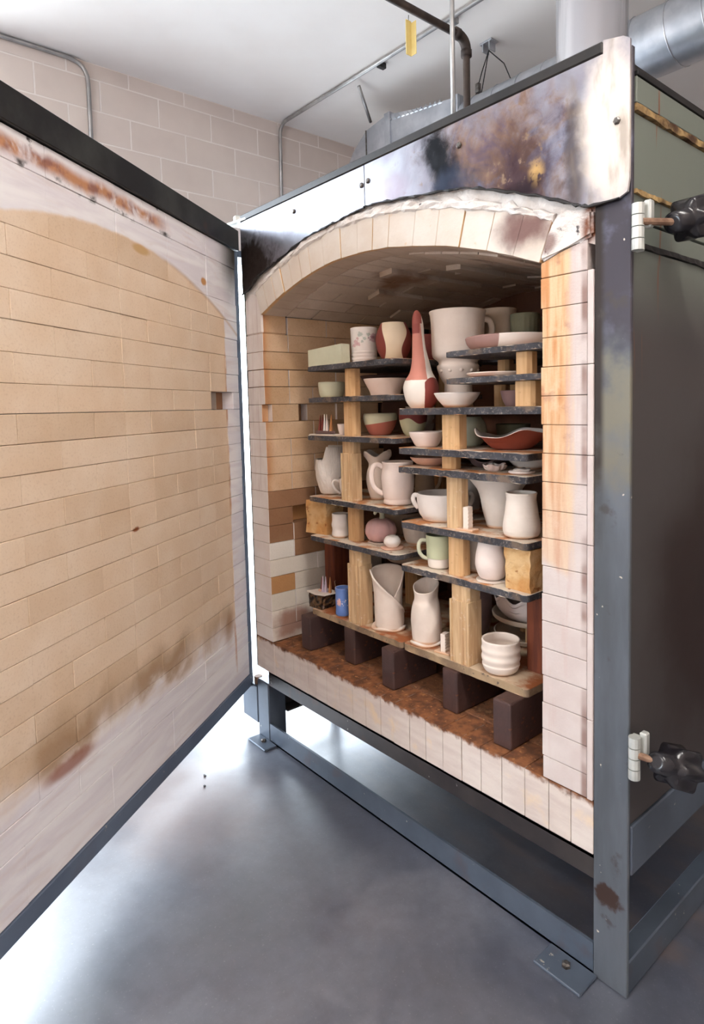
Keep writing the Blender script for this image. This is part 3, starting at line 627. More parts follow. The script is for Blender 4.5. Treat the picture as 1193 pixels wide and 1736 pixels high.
# vault bricks: 18 rows, staggered, a few sagging
for i in range(NV):
    y = .107+(0 if i % 2 else -.12)
    first = True
    while y < DEP-.02:
        y0, y1 = max(y, .107), min(y+.236, DEP); y += .24
        if y1-y0 < .03: continue
        sag = rr.choice((0, 0, 0, .003, .006)); 
        if (i in (3, 6, 9) and .15 < y0 < .6): sag = .016
        bm = bmesh.new(); q = .03
        P = [archpt(i+q, -sag), archpt(i+1-q, -sag), archpt(i+1-q, .08), archpt(i+q, .08)]
        prism_xz(bm, [tuple(p) for p in P], y0+.001, y1-.001)
        kmesh('vault_brick', bm, M['vault'])
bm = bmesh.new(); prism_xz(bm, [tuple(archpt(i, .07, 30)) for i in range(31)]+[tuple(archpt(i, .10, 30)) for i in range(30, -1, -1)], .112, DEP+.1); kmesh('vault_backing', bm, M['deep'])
# courses
ZK = [ZB]+[.4124+.0672*k for k in range(1, 19)]
cacheb = {}
def bmeshd(dx, dy, dz, mat, bev=.0011):
    k = (round(dx, 3), round(dy, 3), round(dz, 3), mat.name)
    if k not in cacheb:
        bm = bmesh.new(); box(bm, 0, dx, 0, dy, 0, dz, bev); o = mesh_obj('brick', bm, mat); cacheb[k] = o.data; bpy.data.objects.remove(o)
    return cacheb[k]
def brick(x0, x1, y0, y1, z0, z1, mat, parent=None, name='brick', j=.0007):
    off = KO if parent is None else Vector((0, 0, 0))
    return share(name, bmeshd(x1-x0-2*j, y1-y0-2*j, z1-z0-2*j, mat), parent or kiln, off+Vector((x0+j, y0+j, z0+j)))
lw = empty('left_wall', KO, 0, kiln); rw = empty('right_jamb', KO, 0, kiln); sl = empty('sill', KO, 0, kiln)
def wmat(k, y):
    zc = (ZK[k]+ZK[k+1])/2
    if zc > .985: return M['wbrick']
    if zc > (.79 if y < .1 else .755): return M['bbrown']
    if y < .1 and .60 < zc < .665: return M['bcaramel']
    return M['bwhite']
for k in range(18):
    z0, z1 = ZK[k], ZK[k+1]; ys = [0, .113, .343, .573] if k % 2 else [0, .113, .224, .453, .60]
    if k % 2 == 0 and k % 4 == 0: ys = [0, .224, .453, .60]
    for a, b in zip(ys, ys[1:]):
        xx = rr.choice((0, 0, .0015, -.0015))
        if k == 13 and a < .05: continue
        if k == 13 and a < .2 < b: 
            brick(XL, X0-.024, 0, .03, z0, z1, M['wbrick'], lw); brick(XL, X0, .0305, .155, z0, z1, M['wbrick'], lw); brick(XL, X0-.05, .155, .20, z0, z1, M['bbrown'], lw); brick(XL, X0-.010, .20, b, z0, z1, M['wbrick'], lw); continue      # the spy hole
        if k == 7 and a < .3 < b:
            brick(XL, X0-.05, a, b, z0, z1, M['bcaramel'], lw); continue
        jj = .0007 if k != 15 else .0018
        brick(XL if a < .01 else XL+.03, X0+xx, a, b, z0, z1, wmat(k, a), lw, j=jj)
for a, b in ((.113, .30), (.30, .60)): brick(XL+.03, X0, a, b, ZK[18], 1.690, M['wbrick'], lw)
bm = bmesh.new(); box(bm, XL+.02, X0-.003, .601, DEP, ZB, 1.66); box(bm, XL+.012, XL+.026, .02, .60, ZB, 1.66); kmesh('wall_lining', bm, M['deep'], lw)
for k in range(18):
    z1 = ZK[k+1] if k < 17 else 1.624
    brick(X1+rr.choice((0, .002, -.002)), XP-.017, 0, .226, ZK[k], z1, M['jamb'], rw)
    if k in (2, 5, 8, 11, 14, 17): 
        brick(XP-.0165, XP-.001, -.003, .05, ZK[k-2], z1, M['jamb'], rw, 'edge_strip')
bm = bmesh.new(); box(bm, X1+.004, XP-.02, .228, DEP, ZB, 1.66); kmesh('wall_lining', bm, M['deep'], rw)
sx = [XL, -.095, -.021, .052, .110, .154, .205, .255, .32, .39, .465, .533, .606, .669, .74, .808, .877, .948, 1.016, 1.086, 1.158, 1.229, 1.29, XP]
for a, b in zip(sx, sx[1:]): 
    zt = ZB if (a > X0-.02 and b < 1.25) else ZB-.0005
    brick(a, b, -rr.random()*.003, .115, ZQ, zt, M['sill'], sl, j=.0008)
kp('kiln_floor', (X0-.02, X1+.003, .116, DEP, ZQ+.02, ZB), M['kfloor'], .002)
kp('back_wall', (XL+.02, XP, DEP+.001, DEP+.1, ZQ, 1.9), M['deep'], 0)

# ------------------------------------------------------------------ kiln door (hinged part of the kiln)
DA = math.radians(-52.5)
door = empty('door', KO+Vector((-.228, .007, 0)), DA, kiln)
DL = 1.52
# material of the hot face, in the door's own frame
g = G('door_brick', .93); v = g.obj(door); X = g.xyz(v); s_, z_ = X[0], X[2]; gp = g.pos()
w1 = g.sub(g.noise(5, 5, v, .55, .4), .5); w2 = g.sub(g.noise(22, 4, v), .5)
tan = speck_brick(g, S(234, 209, 180), S(184, 148, 114), S(242, 222, 198), v)
wh = g.mix(g.ss(g.noise(3, 5, g.scale(v, (.7, 1, 5)), .55, 1.2), .35, .65), S(246, 243, 243), S(232, 226, 230))
wh = g.mix(g.mul(g.ss(g.noise(3.5, 4, g.scale(v, (.8, 1, 6)), .5, 1.5), .5, .75), .35), wh, S(218, 198, 190))
ztop = g.sub(1.835, g.mul(g.m_('POWER', g.sub(s_, .80), 2), .33))
d = g.mn(g.mn(g.sub(s_, .128), g.sub(1.40, s_)), g.sub(ztop, z_))
lowd = g.sub(z_, g.add(.475, g.add(g.mul(w1, .22), g.mul(s_, .03))))
d = g.mn(d, lowd)
cornr = g.sub(.0, 0)
inside = g.ss(g.add(d, g.mul(w2, .012)), -.006, .006)
soft = g.ss(lowd, -.06, .05); inside = g.mul(g.ss(g.add(g.mn(g.mn(g.sub(s_, .128), g.sub(1.40, s_)), g.sub(ztop, z_)), g.mul(w2, .014)), -.005, .007), soft)
c = g.mix(inside, wh, tan)
sc_ = g.mul(g.ss(lowd, -.03, .02), g.ss(lowd, .14, .03)); sc_ = g.mul(sc_, g.ss(s_, .12, .2)); sc_ = g.mul(sc_, g.ss(g.noise(3, 4, g.scale(v, (1, 1, .4))), .38, .62))
c = g.mix(g.mul(sc_, .75), c, S(158, 122, 84))
c = g.mix(g.mul(g.blob(s_, z_, 1.10, .475, .10, .022, g.mul(w1, 1.2), .6), .8), c, S(156, 96, 74))
c = g.mix(g.mul(g.blob(s_, z_, .18, .50, .06, .08, g.mul(w1, 1.5), .6), .6), c, S(160, 118, 78))
edgeo = g.mul(g.ss(g.m_('ABSOLUTE', g.sub(s_, .131)), .012, .002), g.ss(g.noise(6, 4, v), .45, .62)); edgeo = g.mul(edgeo, g.ss(z_, 1.7, 1.65))
c = g.mix(g.mul(edgeo, .7), c, S(186, 120, 66))
ed2 = g.mul(g.ss(g.m_('ABSOLUTE', g.sub(z_, ztop)), .012, .0), g.ss(s_, .8, .3)); c = g.mix(g.mul(ed2, .5), c, S(186, 148, 106))
zb_ = g.add(1.925, g.mul(w1, .05)); band = g.ss(g.m_('ABSOLUTE', g.sub(z_, zb_)), .030, .004)
band = g.mul(band, g.mul(g.ss(s_, .48, .62), g.ss(g.noise(7, 5, g.scale(v, (1, 1, .8)), .6, .6), .34, .50)))
c = g.mix(g.mul(band, .9), c, g.mix(g.ss(w2, -.1, .12), S(190, 124, 66), S(140, 72, 40)))
blk = g.mul(g.ss(g.m_('ABSOLUTE', g.sub(z_, g.sub(zb_, .028))), .014, .002), g.mul(g.ss(s_, .42, .55), g.ss(g.noise(16, 5, v), .5, .66))); c = g.mix(blk, c, S(84, 78, 76))
sp = g.ss(g.noise(20, 5, v), .62, .7); c = g.mix(g.mul(sp, g.ss(z_, 1.935, 1.955)), c, S(70, 64, 62))
c = g.mix(g.mul(g.ss(s_, .20, .02), g.ss(g.add(z_, g.mul(w1, .15)), 1.74, 1.93)), c, S(66, 56, 46))
c = g.mix(g.blob(s_, z_, .28, 1.795, .02, .014, w1, .4), c, S(204, 150, 96)); c = g.mix(g.blob(s_, z_, .68, 1.815, .05, .016, w1, .4), c, S(206, 168, 118))
c = g.mix(g.blob(s_, z_, .775, .995, .018, .008, g.mul(w2, 2), .4), c, S(150, 86, 48))
c = g.mix(g.mul(g.ss(g.noise(14, 2, v), .76, .80), inside), c, S(150, 104, 64))
g.col(c); g.bump(g.noise(150, 3, v), .3, .002); M['door'] = g.m
zl = [.24, .377, .446, .514, .584, .651, .723, .79, .859, .927, .996, 1.064, 1.133, 1.202, 1.27, 1.338, 1.405, 1.473, 1.544, 1.611, 1.682, 1.75, 1.89, 1.964]
JA = [.012, .13, .262, .392, .664, .797, .936, 1.206, 1.34, DL]; JB = [.012, .13, .26, .39, .527, .799, 1.07, 1.34, DL]
JA2 = [.012, .13, .392, .664, .797, .936, 1.206, DL]; JB2 = [.012, .26, .39, .527, .665, .799, 1.07, 1.34, DL]
JW = [.012, .30, .62, .94, 1.26, DL]
for k, (z0, z1) in enumerate(zip(zl, zl[1:])):
    j = (JB if k % 4 == 1 else JB2) if k % 2 else (JA if k % 4 == 0 else JA2)
    if k >= 22: j = JB2 if k == 22 else [.012, .46, .78, 1.10, DL]
    if k < 1: j = JW
    for a, b in zip(j, j[1:]):
        a2 = a+(rr.uniform(-.006, .006) if a > .05 else 0)
        if k == 15 and a < .05:                                   # the spy hole
            brick(a, .072, -.11, 0, z0, z1, M['door'], door); brick(.072, .126, -.11, -.045, z0, z1, M['bbrown'], door); continue
        brick(a, b, -.11, rr.choice((0, 0, .001, -.0012)), z0, z1, M['door'], door, j=.0005 if k not in (3, 5, 9, 14) else .0009)
bm = bmesh.new(); box(bm, -.010, .0105, -.13, .004, .192, 1.964, .001); mesh_obj('edge_angle', bm, M['doorgrey'], door)
bm = bmesh.new(); box(bm, -.010, DL+.008, -.13, .005, .19, .2385, .001); mesh_obj('bottom_angle', bm, M['doorgrey'], door)
bm = bmesh.new(); box(bm, -.010, DL+.008, -.13, .012, 1.9665, 2.046, .002); mesh_obj('top_channel', bm, M['channel'], door)
bm = bmesh.new(); box(bm, DL+.001, DL+.008, -.13, .004, .192, 1.964, .001); box(bm, DL-.012, DL+.001, .0015, .004, .239, 1.964); mesh_obj('edge_angle', bm, M['doorgrey'], door)
bm = bmesh.new(); box(bm, .0, DL, -.13, -.112, .24, 1.965); mesh_obj('back_sheet', bm, M['doorgrey'], door)

# ------------------------------------------------------------------ kiln furniture
def shelf(x0, x1, y0, y1, z, th, mat, label, cr_=.012, seed=0, group=None):
    r_ = random.Random(seed); pts = []
    def corner(cx, cy, a0, r):
        return [(cx+r*math.cos(math.radians(a0+q)), cy+r*math.sin(math.radians(a0+q))) for q in (0, 30, 60, 90)]
    R1, R2 = (cr_ if isinstance(cr_, tuple) else (cr_, cr_))
    pts += corner(x0+R1, y0+R1, 180, R1)
    n = 26
    for i in range(1, n): pts.append((x0+R1+(x1-R2-x0-R1)*i/n, y0+r_.uniform(0, .0028)))
    pts += corner(x1-R2, y0+R2, 270, R2)+[(x1, y1), (x0, y1)]
    cx, cy = (x0+x1)/2, (y0+y1)/2
    bm = bmesh.new(); prism_xy(bm, [(a-cx, b-cy) for a, b in pts], 0, th, .0015)
    o = mesh_obj('kiln_shelf', bm, mat, None, (cx, cy, z-th)); return tag(o, label, 'shelf', group)
LS = [(1.489, 'topmost of the left stack, under the floral mug'), (1.374, 'second down in the left stack, under the sage dish'), (1.235, 'third down in the left stack, under the two-tone bowl'),
      (1.006, 'fourth down in the left stack, under the big white mug'), (.857, 'fifth down in the left stack, under the pink pumpkin')]
for i, (z, lb) in enumerate(LS):
    shelf(.113, .60, .088, .52, z, .018, M['shelf'], 'dark speckled kiln shelf, '+lb, (.03 if i in (0, 1) else .012, .03 if i == 4 else .012), i)
RS = [(1.329, .612, 1.16, 'holding the gourd vase'), (1.206, .606, 1.10, 'under the wavy red bowl'), (1.146, .603, 1.10, 'under the pink plate and scalloped shell dish'), (.970, .612, 1.10, 'under the wide eared bowl and squat jar'), (.831, .609, 1.10, 'under the green and white mug')]
for i, (z, x0, x1, lb) in enumerate(RS):
    shelf(x0, x1, .093, .56 if i == 0 else .52, z, .020, M['shelf'], 'dark grit-edged kiln shelf of the right stack, '+lb, .014, 20+i)
shelf(.81, 1.16, .095, .38, 1.490, .016, M['shelf'], 'short dark half shelf at the top right, holding the mauve-ended platter', (.02, .01), 31)
shelf(.81, 1.16, .095, .38, 1.413, .016, M['shelf'], 'short dark half shelf below the top right one, holding a thin plate', (.02, .01), 32)
shelf(.64, 1.10, .395, .72, 1.490, .016, M['shelf'], 'dark shelf at the back right, carrying two tall mugs', .01, 33)
shelf(.112, .6145, .088, .52, .575, .021, M['tanshelf'], 'thick tan kiln shelf at the lower left, on dark brick supports', .012, 41)
shelf(.6165, 1.10, .093, .56, .575, .023, M['tanshelf'], 'thick tan kiln shelf at the lower right, under the ribbed bowl', .012, 42)
def kpost(x, y, z0, z1, wx, wy, label, mat='kpost', seed=0, extra=0):
    bm = bmesh.new(); prism_xy(bm, [(-wx/2, -wy/2+.004), (-wx/2+.004, -wy/2), (wx/2-.009, -wy/2), (wx/2, -wy/2+.011), (wx/2, wy/2), (-wx/2, wy/2)], 0, z1-z0-.0004, .0012)
    if extra:                                              # fluted casing round the lower part
        for q in (-1, 1): box(bm, q*wx/2-.004, q*wx/2+.004, -wy/2-.004, wy/2, 0, (z1-z0)*.80, .001)
        box(bm, -wx*.28, wx*.22, -wy/2-.004, -wy/2+.002, 0, (z1-z0)*.80, .001)
    o = mesh_obj('kiln_post', bm, M[mat], None, (x, y, z0)); return tag(o, label, 'post')
T, TR = .018, .020
kpost(.340, .132, 1.374, 1.489-T, .045, .036, 'square tan kiln post between the top two left shelves')
kpost(.338, .128, 1.235, 1.374-T, .056, .034, 'square tan kiln post between the test cones and the two-tone bowl')
kpost(.330, .127, 1.006, 1.235-T, .056, .040, 'tall streaky grooved kiln post in front of the lobed pitcher', 'kpostw', 0, 1)
kpost(.317, .150, .857, 1.006-T, .054, .034, 'square tan kiln post left of the pink pumpkin')
kpost(.368, .124, .575, .857-T, .062, .052, 'tall pale fluted kiln post between the blue cup and the folded vase', 'kpostw', 0, 1)
kpost(.812, .135, 1.206, 1.329-TR, .062, .044, 'square tan kiln post left of the wavy red bowl')
kpost(.792, .142, 1.146, 1.206-TR, .050, .034, 'short tan kiln post between pink plate and leaf-shaped dish')
kpost(.818, .138, .970, 1.146-TR, .054, .040, 'tall tan kiln post in front of the eared bowl', 'kpostw')
kpost(.830, .130, .831, .970-TR, .052, .042, 'square tan kiln post right of the green and white mug')
kpost(.856, .128, .575, .831-TR, .066, .056, 'tall pale fluted kiln post left of the ribbed bowl', 'kpostw', 0, 1)
kpost(1.068, .140, 1.413, 1.490-.016, .046, .034, 'short tan kiln post under the right end of the topmost platter shelf')
kpost(1.072, .142, 1.329, 1.413-.016, .060, .040, 'short tan kiln post on the gourd shelf, at its right end')
kpost(.84, .345, 1.413, 1.490-.016, .040, .034, 'small tan kiln post behind the thin plate')
kpost(.825, .345, 1.329, 1.413-.016, .040, .034, 'small tan kiln post behind the shallow white bowl')
kpost(.72, .535, 1.329, 1.474, .040, .034, 'tan kiln post far back under the two tall mugs')
kpost(.45, .45, 1.006, 1.235-T, .046, .036, 'dim tan kiln post at the back, behind the lobed pitcher')
kpost(.46, .46, 1.235, 1.374-T, .046, .036, 'dim tan kiln post at the back, behind the two-tone bowl')
kpost(.47, .47, 1.374, 1.489-T, .046, .036, 'dim tan kiln post at the back, behind the flared bowl')
kpost(.345, .405, .575, .75, .060, .040, 'dim tan kiln post behind the folded vase, under the round slab')
kpost(.058, .255, .575, .857-T, .055, .085, 'tall red-brown hard brick standing behind the cones at the left wall', 'redpost')
kpost(1.047, .245, .575, .831-TR, .060, .085, 'tall red-brown hard brick beside the right end of the ribbed bowl', 'redpost')
sup = [(.120, .049, 'leftmost dark brick support, nearest the left kiln wall'), (.338, .086, 'second dark brick support from the left, rust coloured'), (.583, .050, 'middle dark brick support, under the joint of the two tan shelves'), (.829, .078, 'second dark brick support from the right'), (1.060, .030, 'rightmost dark brick support with a pale drip on its front')]
for x, y, lb in sup:
    ztop = .575-(.021 if x < .6 else .023)
    bm = bmesh.new(); box(bm, -.030, .030, 0, .20, 0, ztop-ZB-.0005, .005, 2)
    o = tag(mesh_obj('support_brick', bm, M['support'], None, (x, y+.004, ZB+.0004)), lb+', carrying the lowest shelf', 'brick')

# rough soft bricks
def rough_block(name, pts, z, h, mat, label, seed, tilt=0.0):
    r_ = random.Random(seed); bm = bmesh.new(); cx = sum(p[0] for p in pts)/4; cy = sum(p[1] for p in pts)/4
    n = 6; rings = []
    for k in range(n+1):
        f = k/n; ring = []
        for (ax, ay), (bx, by) in zip(pts, pts[1:]+pts[:1]):
            for q in range(4):
                u = q/4; x = ax+(bx-ax)*u-cx; y = ay+(by-ay)*u-cy; sh = 1-tilt*f
                ring.append(bm.verts.new((x*sh+r_.uniform(-.0022, .0022), y*sh+r_.uniform(-.0022, .0022), h*f+(r_.uniform(-.003, .0) if 0 < k else 0))))
        rings.append(ring)
    m = len(rings[0])
    for a, b in zip(rings, rings[1:]):
        for i in range(m): bm.faces.new((a[i], a[(i+1) % m], b[(i+1) % m], b[i]))
    bm.faces.new(rings[0][::-1]); bm.faces.new(rings[-1])
    return tag(mesh_obj(name, bm, mat, None, (cx, cy, z)), label, 'brick')
rough_block('soft_brick', [(.055, .112), (.165, .132), (.165, .215), (.055, .215)], .857, .128, M['soft'], 'rough broken tan soft brick at the left end of the pumpkin shelf', 3, .06)
rough_block('soft_brick', [(1.012, .116), (1.096, .114), (1.098, .19), (1.02, .19)], .831, .117, M['soft'], 'crumbly tan soft brick at the right end of the green mug shelf', 5, -.04)
rough_block('pitted_block', [(.088, .094), (.160, .103), (.160, .170), (.090, .165)], .575, .055, M['pitted'], 'shiny pitted dark brick with cones on top, at the lower left', 8, 0)

# ------------------------------------------------------------------ wares
def pot(name, loc, prof, mat, label, cat, t=.0045, mod=None, seg=44, n=18, handle=None, hm=None, group=None, raw=False, part='body', floor=.006):
    bm = potbm(prof, t, n, seg, mod, floor, raw)
    if handle is None:
        return tag(mesh_obj(name, bm, mat, None, loc, True), label, cat, group)
    e = tag(empty(name, loc), label, cat, group); mesh_obj(part, bm, mat, e, None, True)
    for h in (handle if isinstance(handle, list) else [handle]): mesh_obj('handle', h, hm or mat, e, None, True)
    return e
# top left shelf
gb = tag(empty('slab_box', (.228, .113, 1.489)), 'pale sage green rectangular slab-built box at the left end of the top shelf', 'box')
bm = bmesh.new()
def openbox(bm, x0, x1, y0, y1, h0, h1, t):
    o = [(x0, y0), (x1, y0), (x1, y1), (x0, y1)]; n_ = [(x0+t, y0+t), (x1-t, y0+t), (x1-t, y1-t), (x0+t, y1-t)]; hz = (h0, h1, h1, h0)
    B = [bm.verts.new((*p, 0)) for p in o]; T_ = [bm.verts.new((*p, z)) for p, z in zip(o, hz)]; I = [bm.verts.new((*p, z)) for p, z in zip(n_, hz)]; D_ = [bm.verts.new((*p, t)) for p in n_]
    bm.faces.new(B[::-1]); bm.faces.new(D_)
    for a, b in ((B, T_), (T_, I), (I, D_)):
        for i in range(4): bm.faces.new((a[i], a[(i+1) % 4], b[(i+1) % 4], b[i]))
openbox(bm, -.10, .10, -.018, .020, .060, .068, .004)
mesh_obj('walls', bm, M['sage'], gb)
pot('floral_mug', (.336, .192, 1.489), [(.043, 0), (.046, .012), (.0455, .04), (.046, .088), (.0475, .124)], M['floral'], 'white mug with pink and green flower decals, on the top left shelf', 'mug',
    mod=lambda a, r, z: (r*(1+.012*(math.sin(z*480) if .008 < z < .042 else 0)), z))
pot('round_vase', (.481, .202, 1.489), [(.034, 0), (.042, .012), (.055, .036), (.061, .066), (.058, .092), (.049, .113), (.043, .126)], M['creampatch'], 'round cream vase with maroon patches, on the top left shelf', 'vase')
pot('red_jar', (.515, .33, 1.489), [(.030, 0), (.042, .03), (.046, .06), (.038, .09)], M['maroon'], 'dark red round jar standing behind the patched vase and gourd', 'jar')
# second
pot('sage_dish', (.180, .160, 1.374), [(.040, 0), (.046, .015), (.0495, .045), (.0485, .055)], M['sage'], 'low straight-sided sage green dish on the second left shelf', 'dish')
pot('flared_bowl', (.428, .208, 1.374), [(.051, 0), (.056, .016), (.069, .042), (.076, .057)], M['pinkwhite'], 'wide pinkish white flared bowl on the second left shelf', 'bowl')
pot('dark_bowl', (.26, .36, 1.374), [(.05, 0), (.075, .04), (.098, .078)], M['dusk'], 'dusky brown wide bowl far back on the second left shelf', 'bowl')
# third
cp = tag(empty('cone_pack', (.190, .118, 1.235)), 'row of pointed test cones stuck in a clay pad, on the third left shelf', 'test cones')
bm = bmesh.new(); prism_xy(bm, [(-.070, -.024), (-.02, -.028), (.075, -.02), (.07, .03), (-.05, .032)], 0, .005, .001); mesh_obj('tile', bm, M['wash'], cp)
bm = bmesh.new(); box(bm, -.045, .05, -.014, .012, .005, .017, .004, 2); mesh_obj('clay_pad', bm, M['dusk'], cp)
def cone(parent, x, y, z, h, mat, lean=0):
    bm = bmesh.new(); b = [bm.verts.new((x+dx, y+dy, z)) for dx, dy in ((-.0065, -.0055), (.0065, -.0055), (0, .0065))]; t3 = [bm.verts.new((x+lean+dx*.2, y+dy*.2, z+h)) for dx, dy in ((-.0065, -.0055), (.0065, -.0055), (0, .0065))]
    bm.faces.new(b[::-1]); bm.faces.new(t3)
    for i in range(3): bm.faces.new((b[i], b[(i+1) % 3], t3[(i+1) % 3], t3[i]))
    return mesh_obj('cone', bm, mat, parent)
for x, h, mt, ln in ((-.028, .058, 'maroon', .004), (-.012, .060, 'maroon', .003), (.004, .062, 'white', -.002), (.020, .061, 'pinkwhite', -.004), (.042, .060, 'orange', .002)): cone(cp, x, -.002, .016, h, M[mt], ln)
pot('pink_cup', (.262, .150, 1.235), [(.016, 0), (.021, .02), (.024, .04)], M['pinkwhite'], 'tiny pinkish cup half hidden behind the post, beside the cones', 'cup', seg=28)
pot('two_tone_bowl', (.380, .222, 1.235), [(.036, 0), (.040, .007), (.056, .040), (.061, .064), (.058, .076)], M['halfgreen'], 'bowl dipped pale green above terracotta, on the third left shelf', 'bowl')
pot('grey_bowl', (.46, .345, 1.235), [(.034, 0), (.046, .022), (.049, .055), (.054, .098)], M['greyclay'], 'pale grey footed cup behind the green and terracotta bowl', 'cup', mod=lambda a, r, z: (r*(.88 if abs(z-.045) < .006 else 1), z))
pot('maroon_bowl', (.535, .235, 1.235), [(.026, 0), (.037, .02), (.047, .055), (.048, .092)], M['maroongreen'], 'maroon bowl with sage green base, under the gourd shelf', 'bowl')
# fourth
def carved(a, r, z):
    d_ = math.cos(a-math.radians(229)); 
    if z > .135:
        k = max(0, min(1, (-(math.cos(a)*VL.x+math.sin(a)*VL.y)-.35)*8)); z = z-(z-.135)*k
    return r*(1+.012*math.sin(7*a+z*60)), z
pot('carved_jug', (.128, .190, 1.006), [(.038, 0), (.047, .010), (.058, .05), (.0625, .09), (.0615, .13), (.058, .158), (.056, .182)], M['carved'], 'tall white carved jug with a notched rim, at the left end of its shelf', 'jug', mod=carved, n=26)
pot('small_cup', (.224, .184, 1.006), [(.018, 0), (.023, .02), (.027, .045), (.028, .066)], M['white'], 'small white cup with a loop handle, between carved jug and post', 'cup', seg=30, handle=handle_bm([(.026, .056), (.044, .060), (.052, .046), (.042, .026), (.022, .008)], .0048, .7))
def lobed(a, r, z):
    k = max(0, (z-.125)/.045); return r*(1+.06*k*math.cos(4*a)), z+.010*k*math.cos(4*a+.4)-.004*k
pe = pot('lobed_pitcher', (.374, .212, 1.006), [(.029, 0), (.030, .008), (.039, .04), (.043, .07), (.040, .098), (.033, .122), (.037, .140), (.053, .168)], M['cream'], 'cream pitcher with a flaring lobed rim, behind the big handled mug', 'pitcher', mod=lobed, n=26)
pot('big_mug', (.515, .178, 1.006), [(.044, 0), (.050, .007), (.0475, .020), (.049, .024), (.052, .040), (.056, .085), (.0555, .100), (.054, .108), (.052, .118), (.0515, .130), (.053, .1435)], M['pinkwhite'], 'big pinkish white mug with a tall loop handle, on the fourth left shelf', 'mug', n=30,
    handle=handle_bm([(.050, .126), (.068, .136), (.084, .126), (.090, .098), (.084, .066), (.068, .046), (.049, .036)], .0085, .55, 22))
# fifth
pot('ringed_cup', (.226, .150, .857), [(.030, 0), (.033, .010), (.0305, .030), (.0333, .046), (.0305, .064), (.031, .087)], M['white'], 'white cup with two soft swelling rings, right of the rough brick', 'cup', n=24)
pk = tag(empty('pumpkin', (.405, .192, .857)), 'mauve pink ceramic pumpkin with a curled green stem', 'pumpkin')
bm = bmesh.new(); lathe(bm, [(0, 0), (.044, 0), (.046, .002), (.044, .004), (0, .004)], 30, lambda a, r, z: (r*(1+.04*math.sin(5*a)), z)); mesh_obj('wafer', bm, M['wash'], pk)
bm = bmesh.new(); pr = [(v_.x, v_.y) for v_ in cr([(.020, .004, 0), (.042, .010, 0), (.054, .030, 0), (.0565, .045, 0), (.050, .066, 0), (.034, .080, 0), (.016, .085, 0), (.0, .083, 0)], 22)]; pr[-1] = (0, pr[-1][1])
lathe(bm, [(0, .004)]+pr, 72, lambda a, r, z: (r*(.925+.075*abs(math.sin(5.5*a))**.5), z)); mesh_obj('body', bm, M['pumpk'], pk, None, True)
bm = bmesh.new(); st = [VL*p.x+Vector((0, 0, p.y)) for p in cr([(.004, .080, 0), (.006, .095, 0), (.002, .109, 0), (-.010, .113, 0), (-.019, .106, 0), (-.016, .100, 0)], 14)]; tube(bm, st, [.010-.0045*i/14 for i in range(15)], 10); mesh_obj('stem', bm, M['sage'], pk, None, True)
kj = tag(empty('knob_jar', (.511, .150, .857)), 'little white ball-shaped lidded jar on a wavy wafer, beside the pumpkin', 'jar')
bm = bmesh.new(); lathe(bm, [(0, 0), (.036, 0), (.039, .003), (.036, .006), (0, .006)], 36, lambda a, r, z: (r*(1+.05*math.sin(7*a)), z+.0015*math.sin(7*a)*(r > .03))); mesh_obj('wafer', bm, M['pink'], kj, None, True)
bm = bmesh.new(); pr = [(v_.x, v_.y) for v_ in cr([(.018, .006, 0), (.027, .018, 0), (.0285, .028, 0), (.022, .040, 0), (.013, .044, 0), (.0, .0445, 0)], 16)]; pr[-1] = (0, pr[-1][1]); lathe(bm, [(0, .006)]+pr, 34); mesh_obj('body', bm, M['white'], kj, None, True)
bm = bmesh.new(); tube(bm, [(.0125*math.cos(2*PI*k/20), .0125*math.sin(2*PI*k/20), .0445) for k in range(21)], .0012, 6); mesh_obj('rim_ring', bm, M['greyclay'], kj)
pot('fluted_bowl', (.512, .272, .857), [(.038, 0), (.048, .02), (.0555, .06), (.058, .080)], M['greyclay'], 'grey bowl with fine vertical flutes, behind the little white jar', 'bowl', seg=72, mod=lambda a, r, z: (r*(1+(.012*math.sin(30*a) if .01 < z < .076 else 0)), z))
pot('beige_bowl', (.335, .36, .857), [(.05, 0), (.072, .045), (.0795, .08)], M['beige'], 'plain beige bowl far back behind the pumpkin', 'bowl')
pot('tall_pale_jar', (.50, .41, .857), [(.045, 0), (.047, .05), (.047, .122)], M['white'], 'tall pale jar at the back of the pumpkin shelf', 'jar')
# sixth (bottom left)
pt = tag(empty('cone_tile', (.126, .134, .6305)), 'white scorched tile with tall coloured cones, on the pitted dark brick', 'test cones')
bm = bmesh.new(); prism_xy(bm, [(-.048, -.042), (.012, -.046), (.05, -.03), (.055, .035), (-.035, .035)], 0, .005, .001); mesh_obj('tile', bm, M['wash'], pt)
bm = bmesh.new(); lathe(bm, [(0, .005), (.016, .005), (.017, .008), (.010, .011), (0, .011)], 20); mesh_obj('clay_pad', bm, M['pink'], pt, (-.004, .0, 0))
for x, y, h, mt in ((-.004, .0, .052, 'maroon'), (.014, -.008, .062, 'lavender'), (.026, -.004, .060, 'lavender'), (.043, .004, .060, 'orange')): cone(pt, x, y, .0055, h, M[mt])
bm = bmesh.new(); tube(bm, [(.047, .022, .005), (.050, .022, .03), (.046, .022, .045), (.052, .022, .05)], .0016, 6); mesh_obj('wire', bm, M['rod'], pt)
pot('blue_cup', (.262, .126, .575), [(.026, 0), (.0285, .004), (.0275, .03), (.0282, .06), (.0278, .085), (.0295, .102)], M['blue'], 'small blue cup with a band of white and pink flowers, on the lowest shelf', 'cup', seg=40)
fv = tag(empty('folded_vase', (.478, .158, .575)), 'tall cream vase wrapped like a folded sheet with an open spiral rim', 'vase')
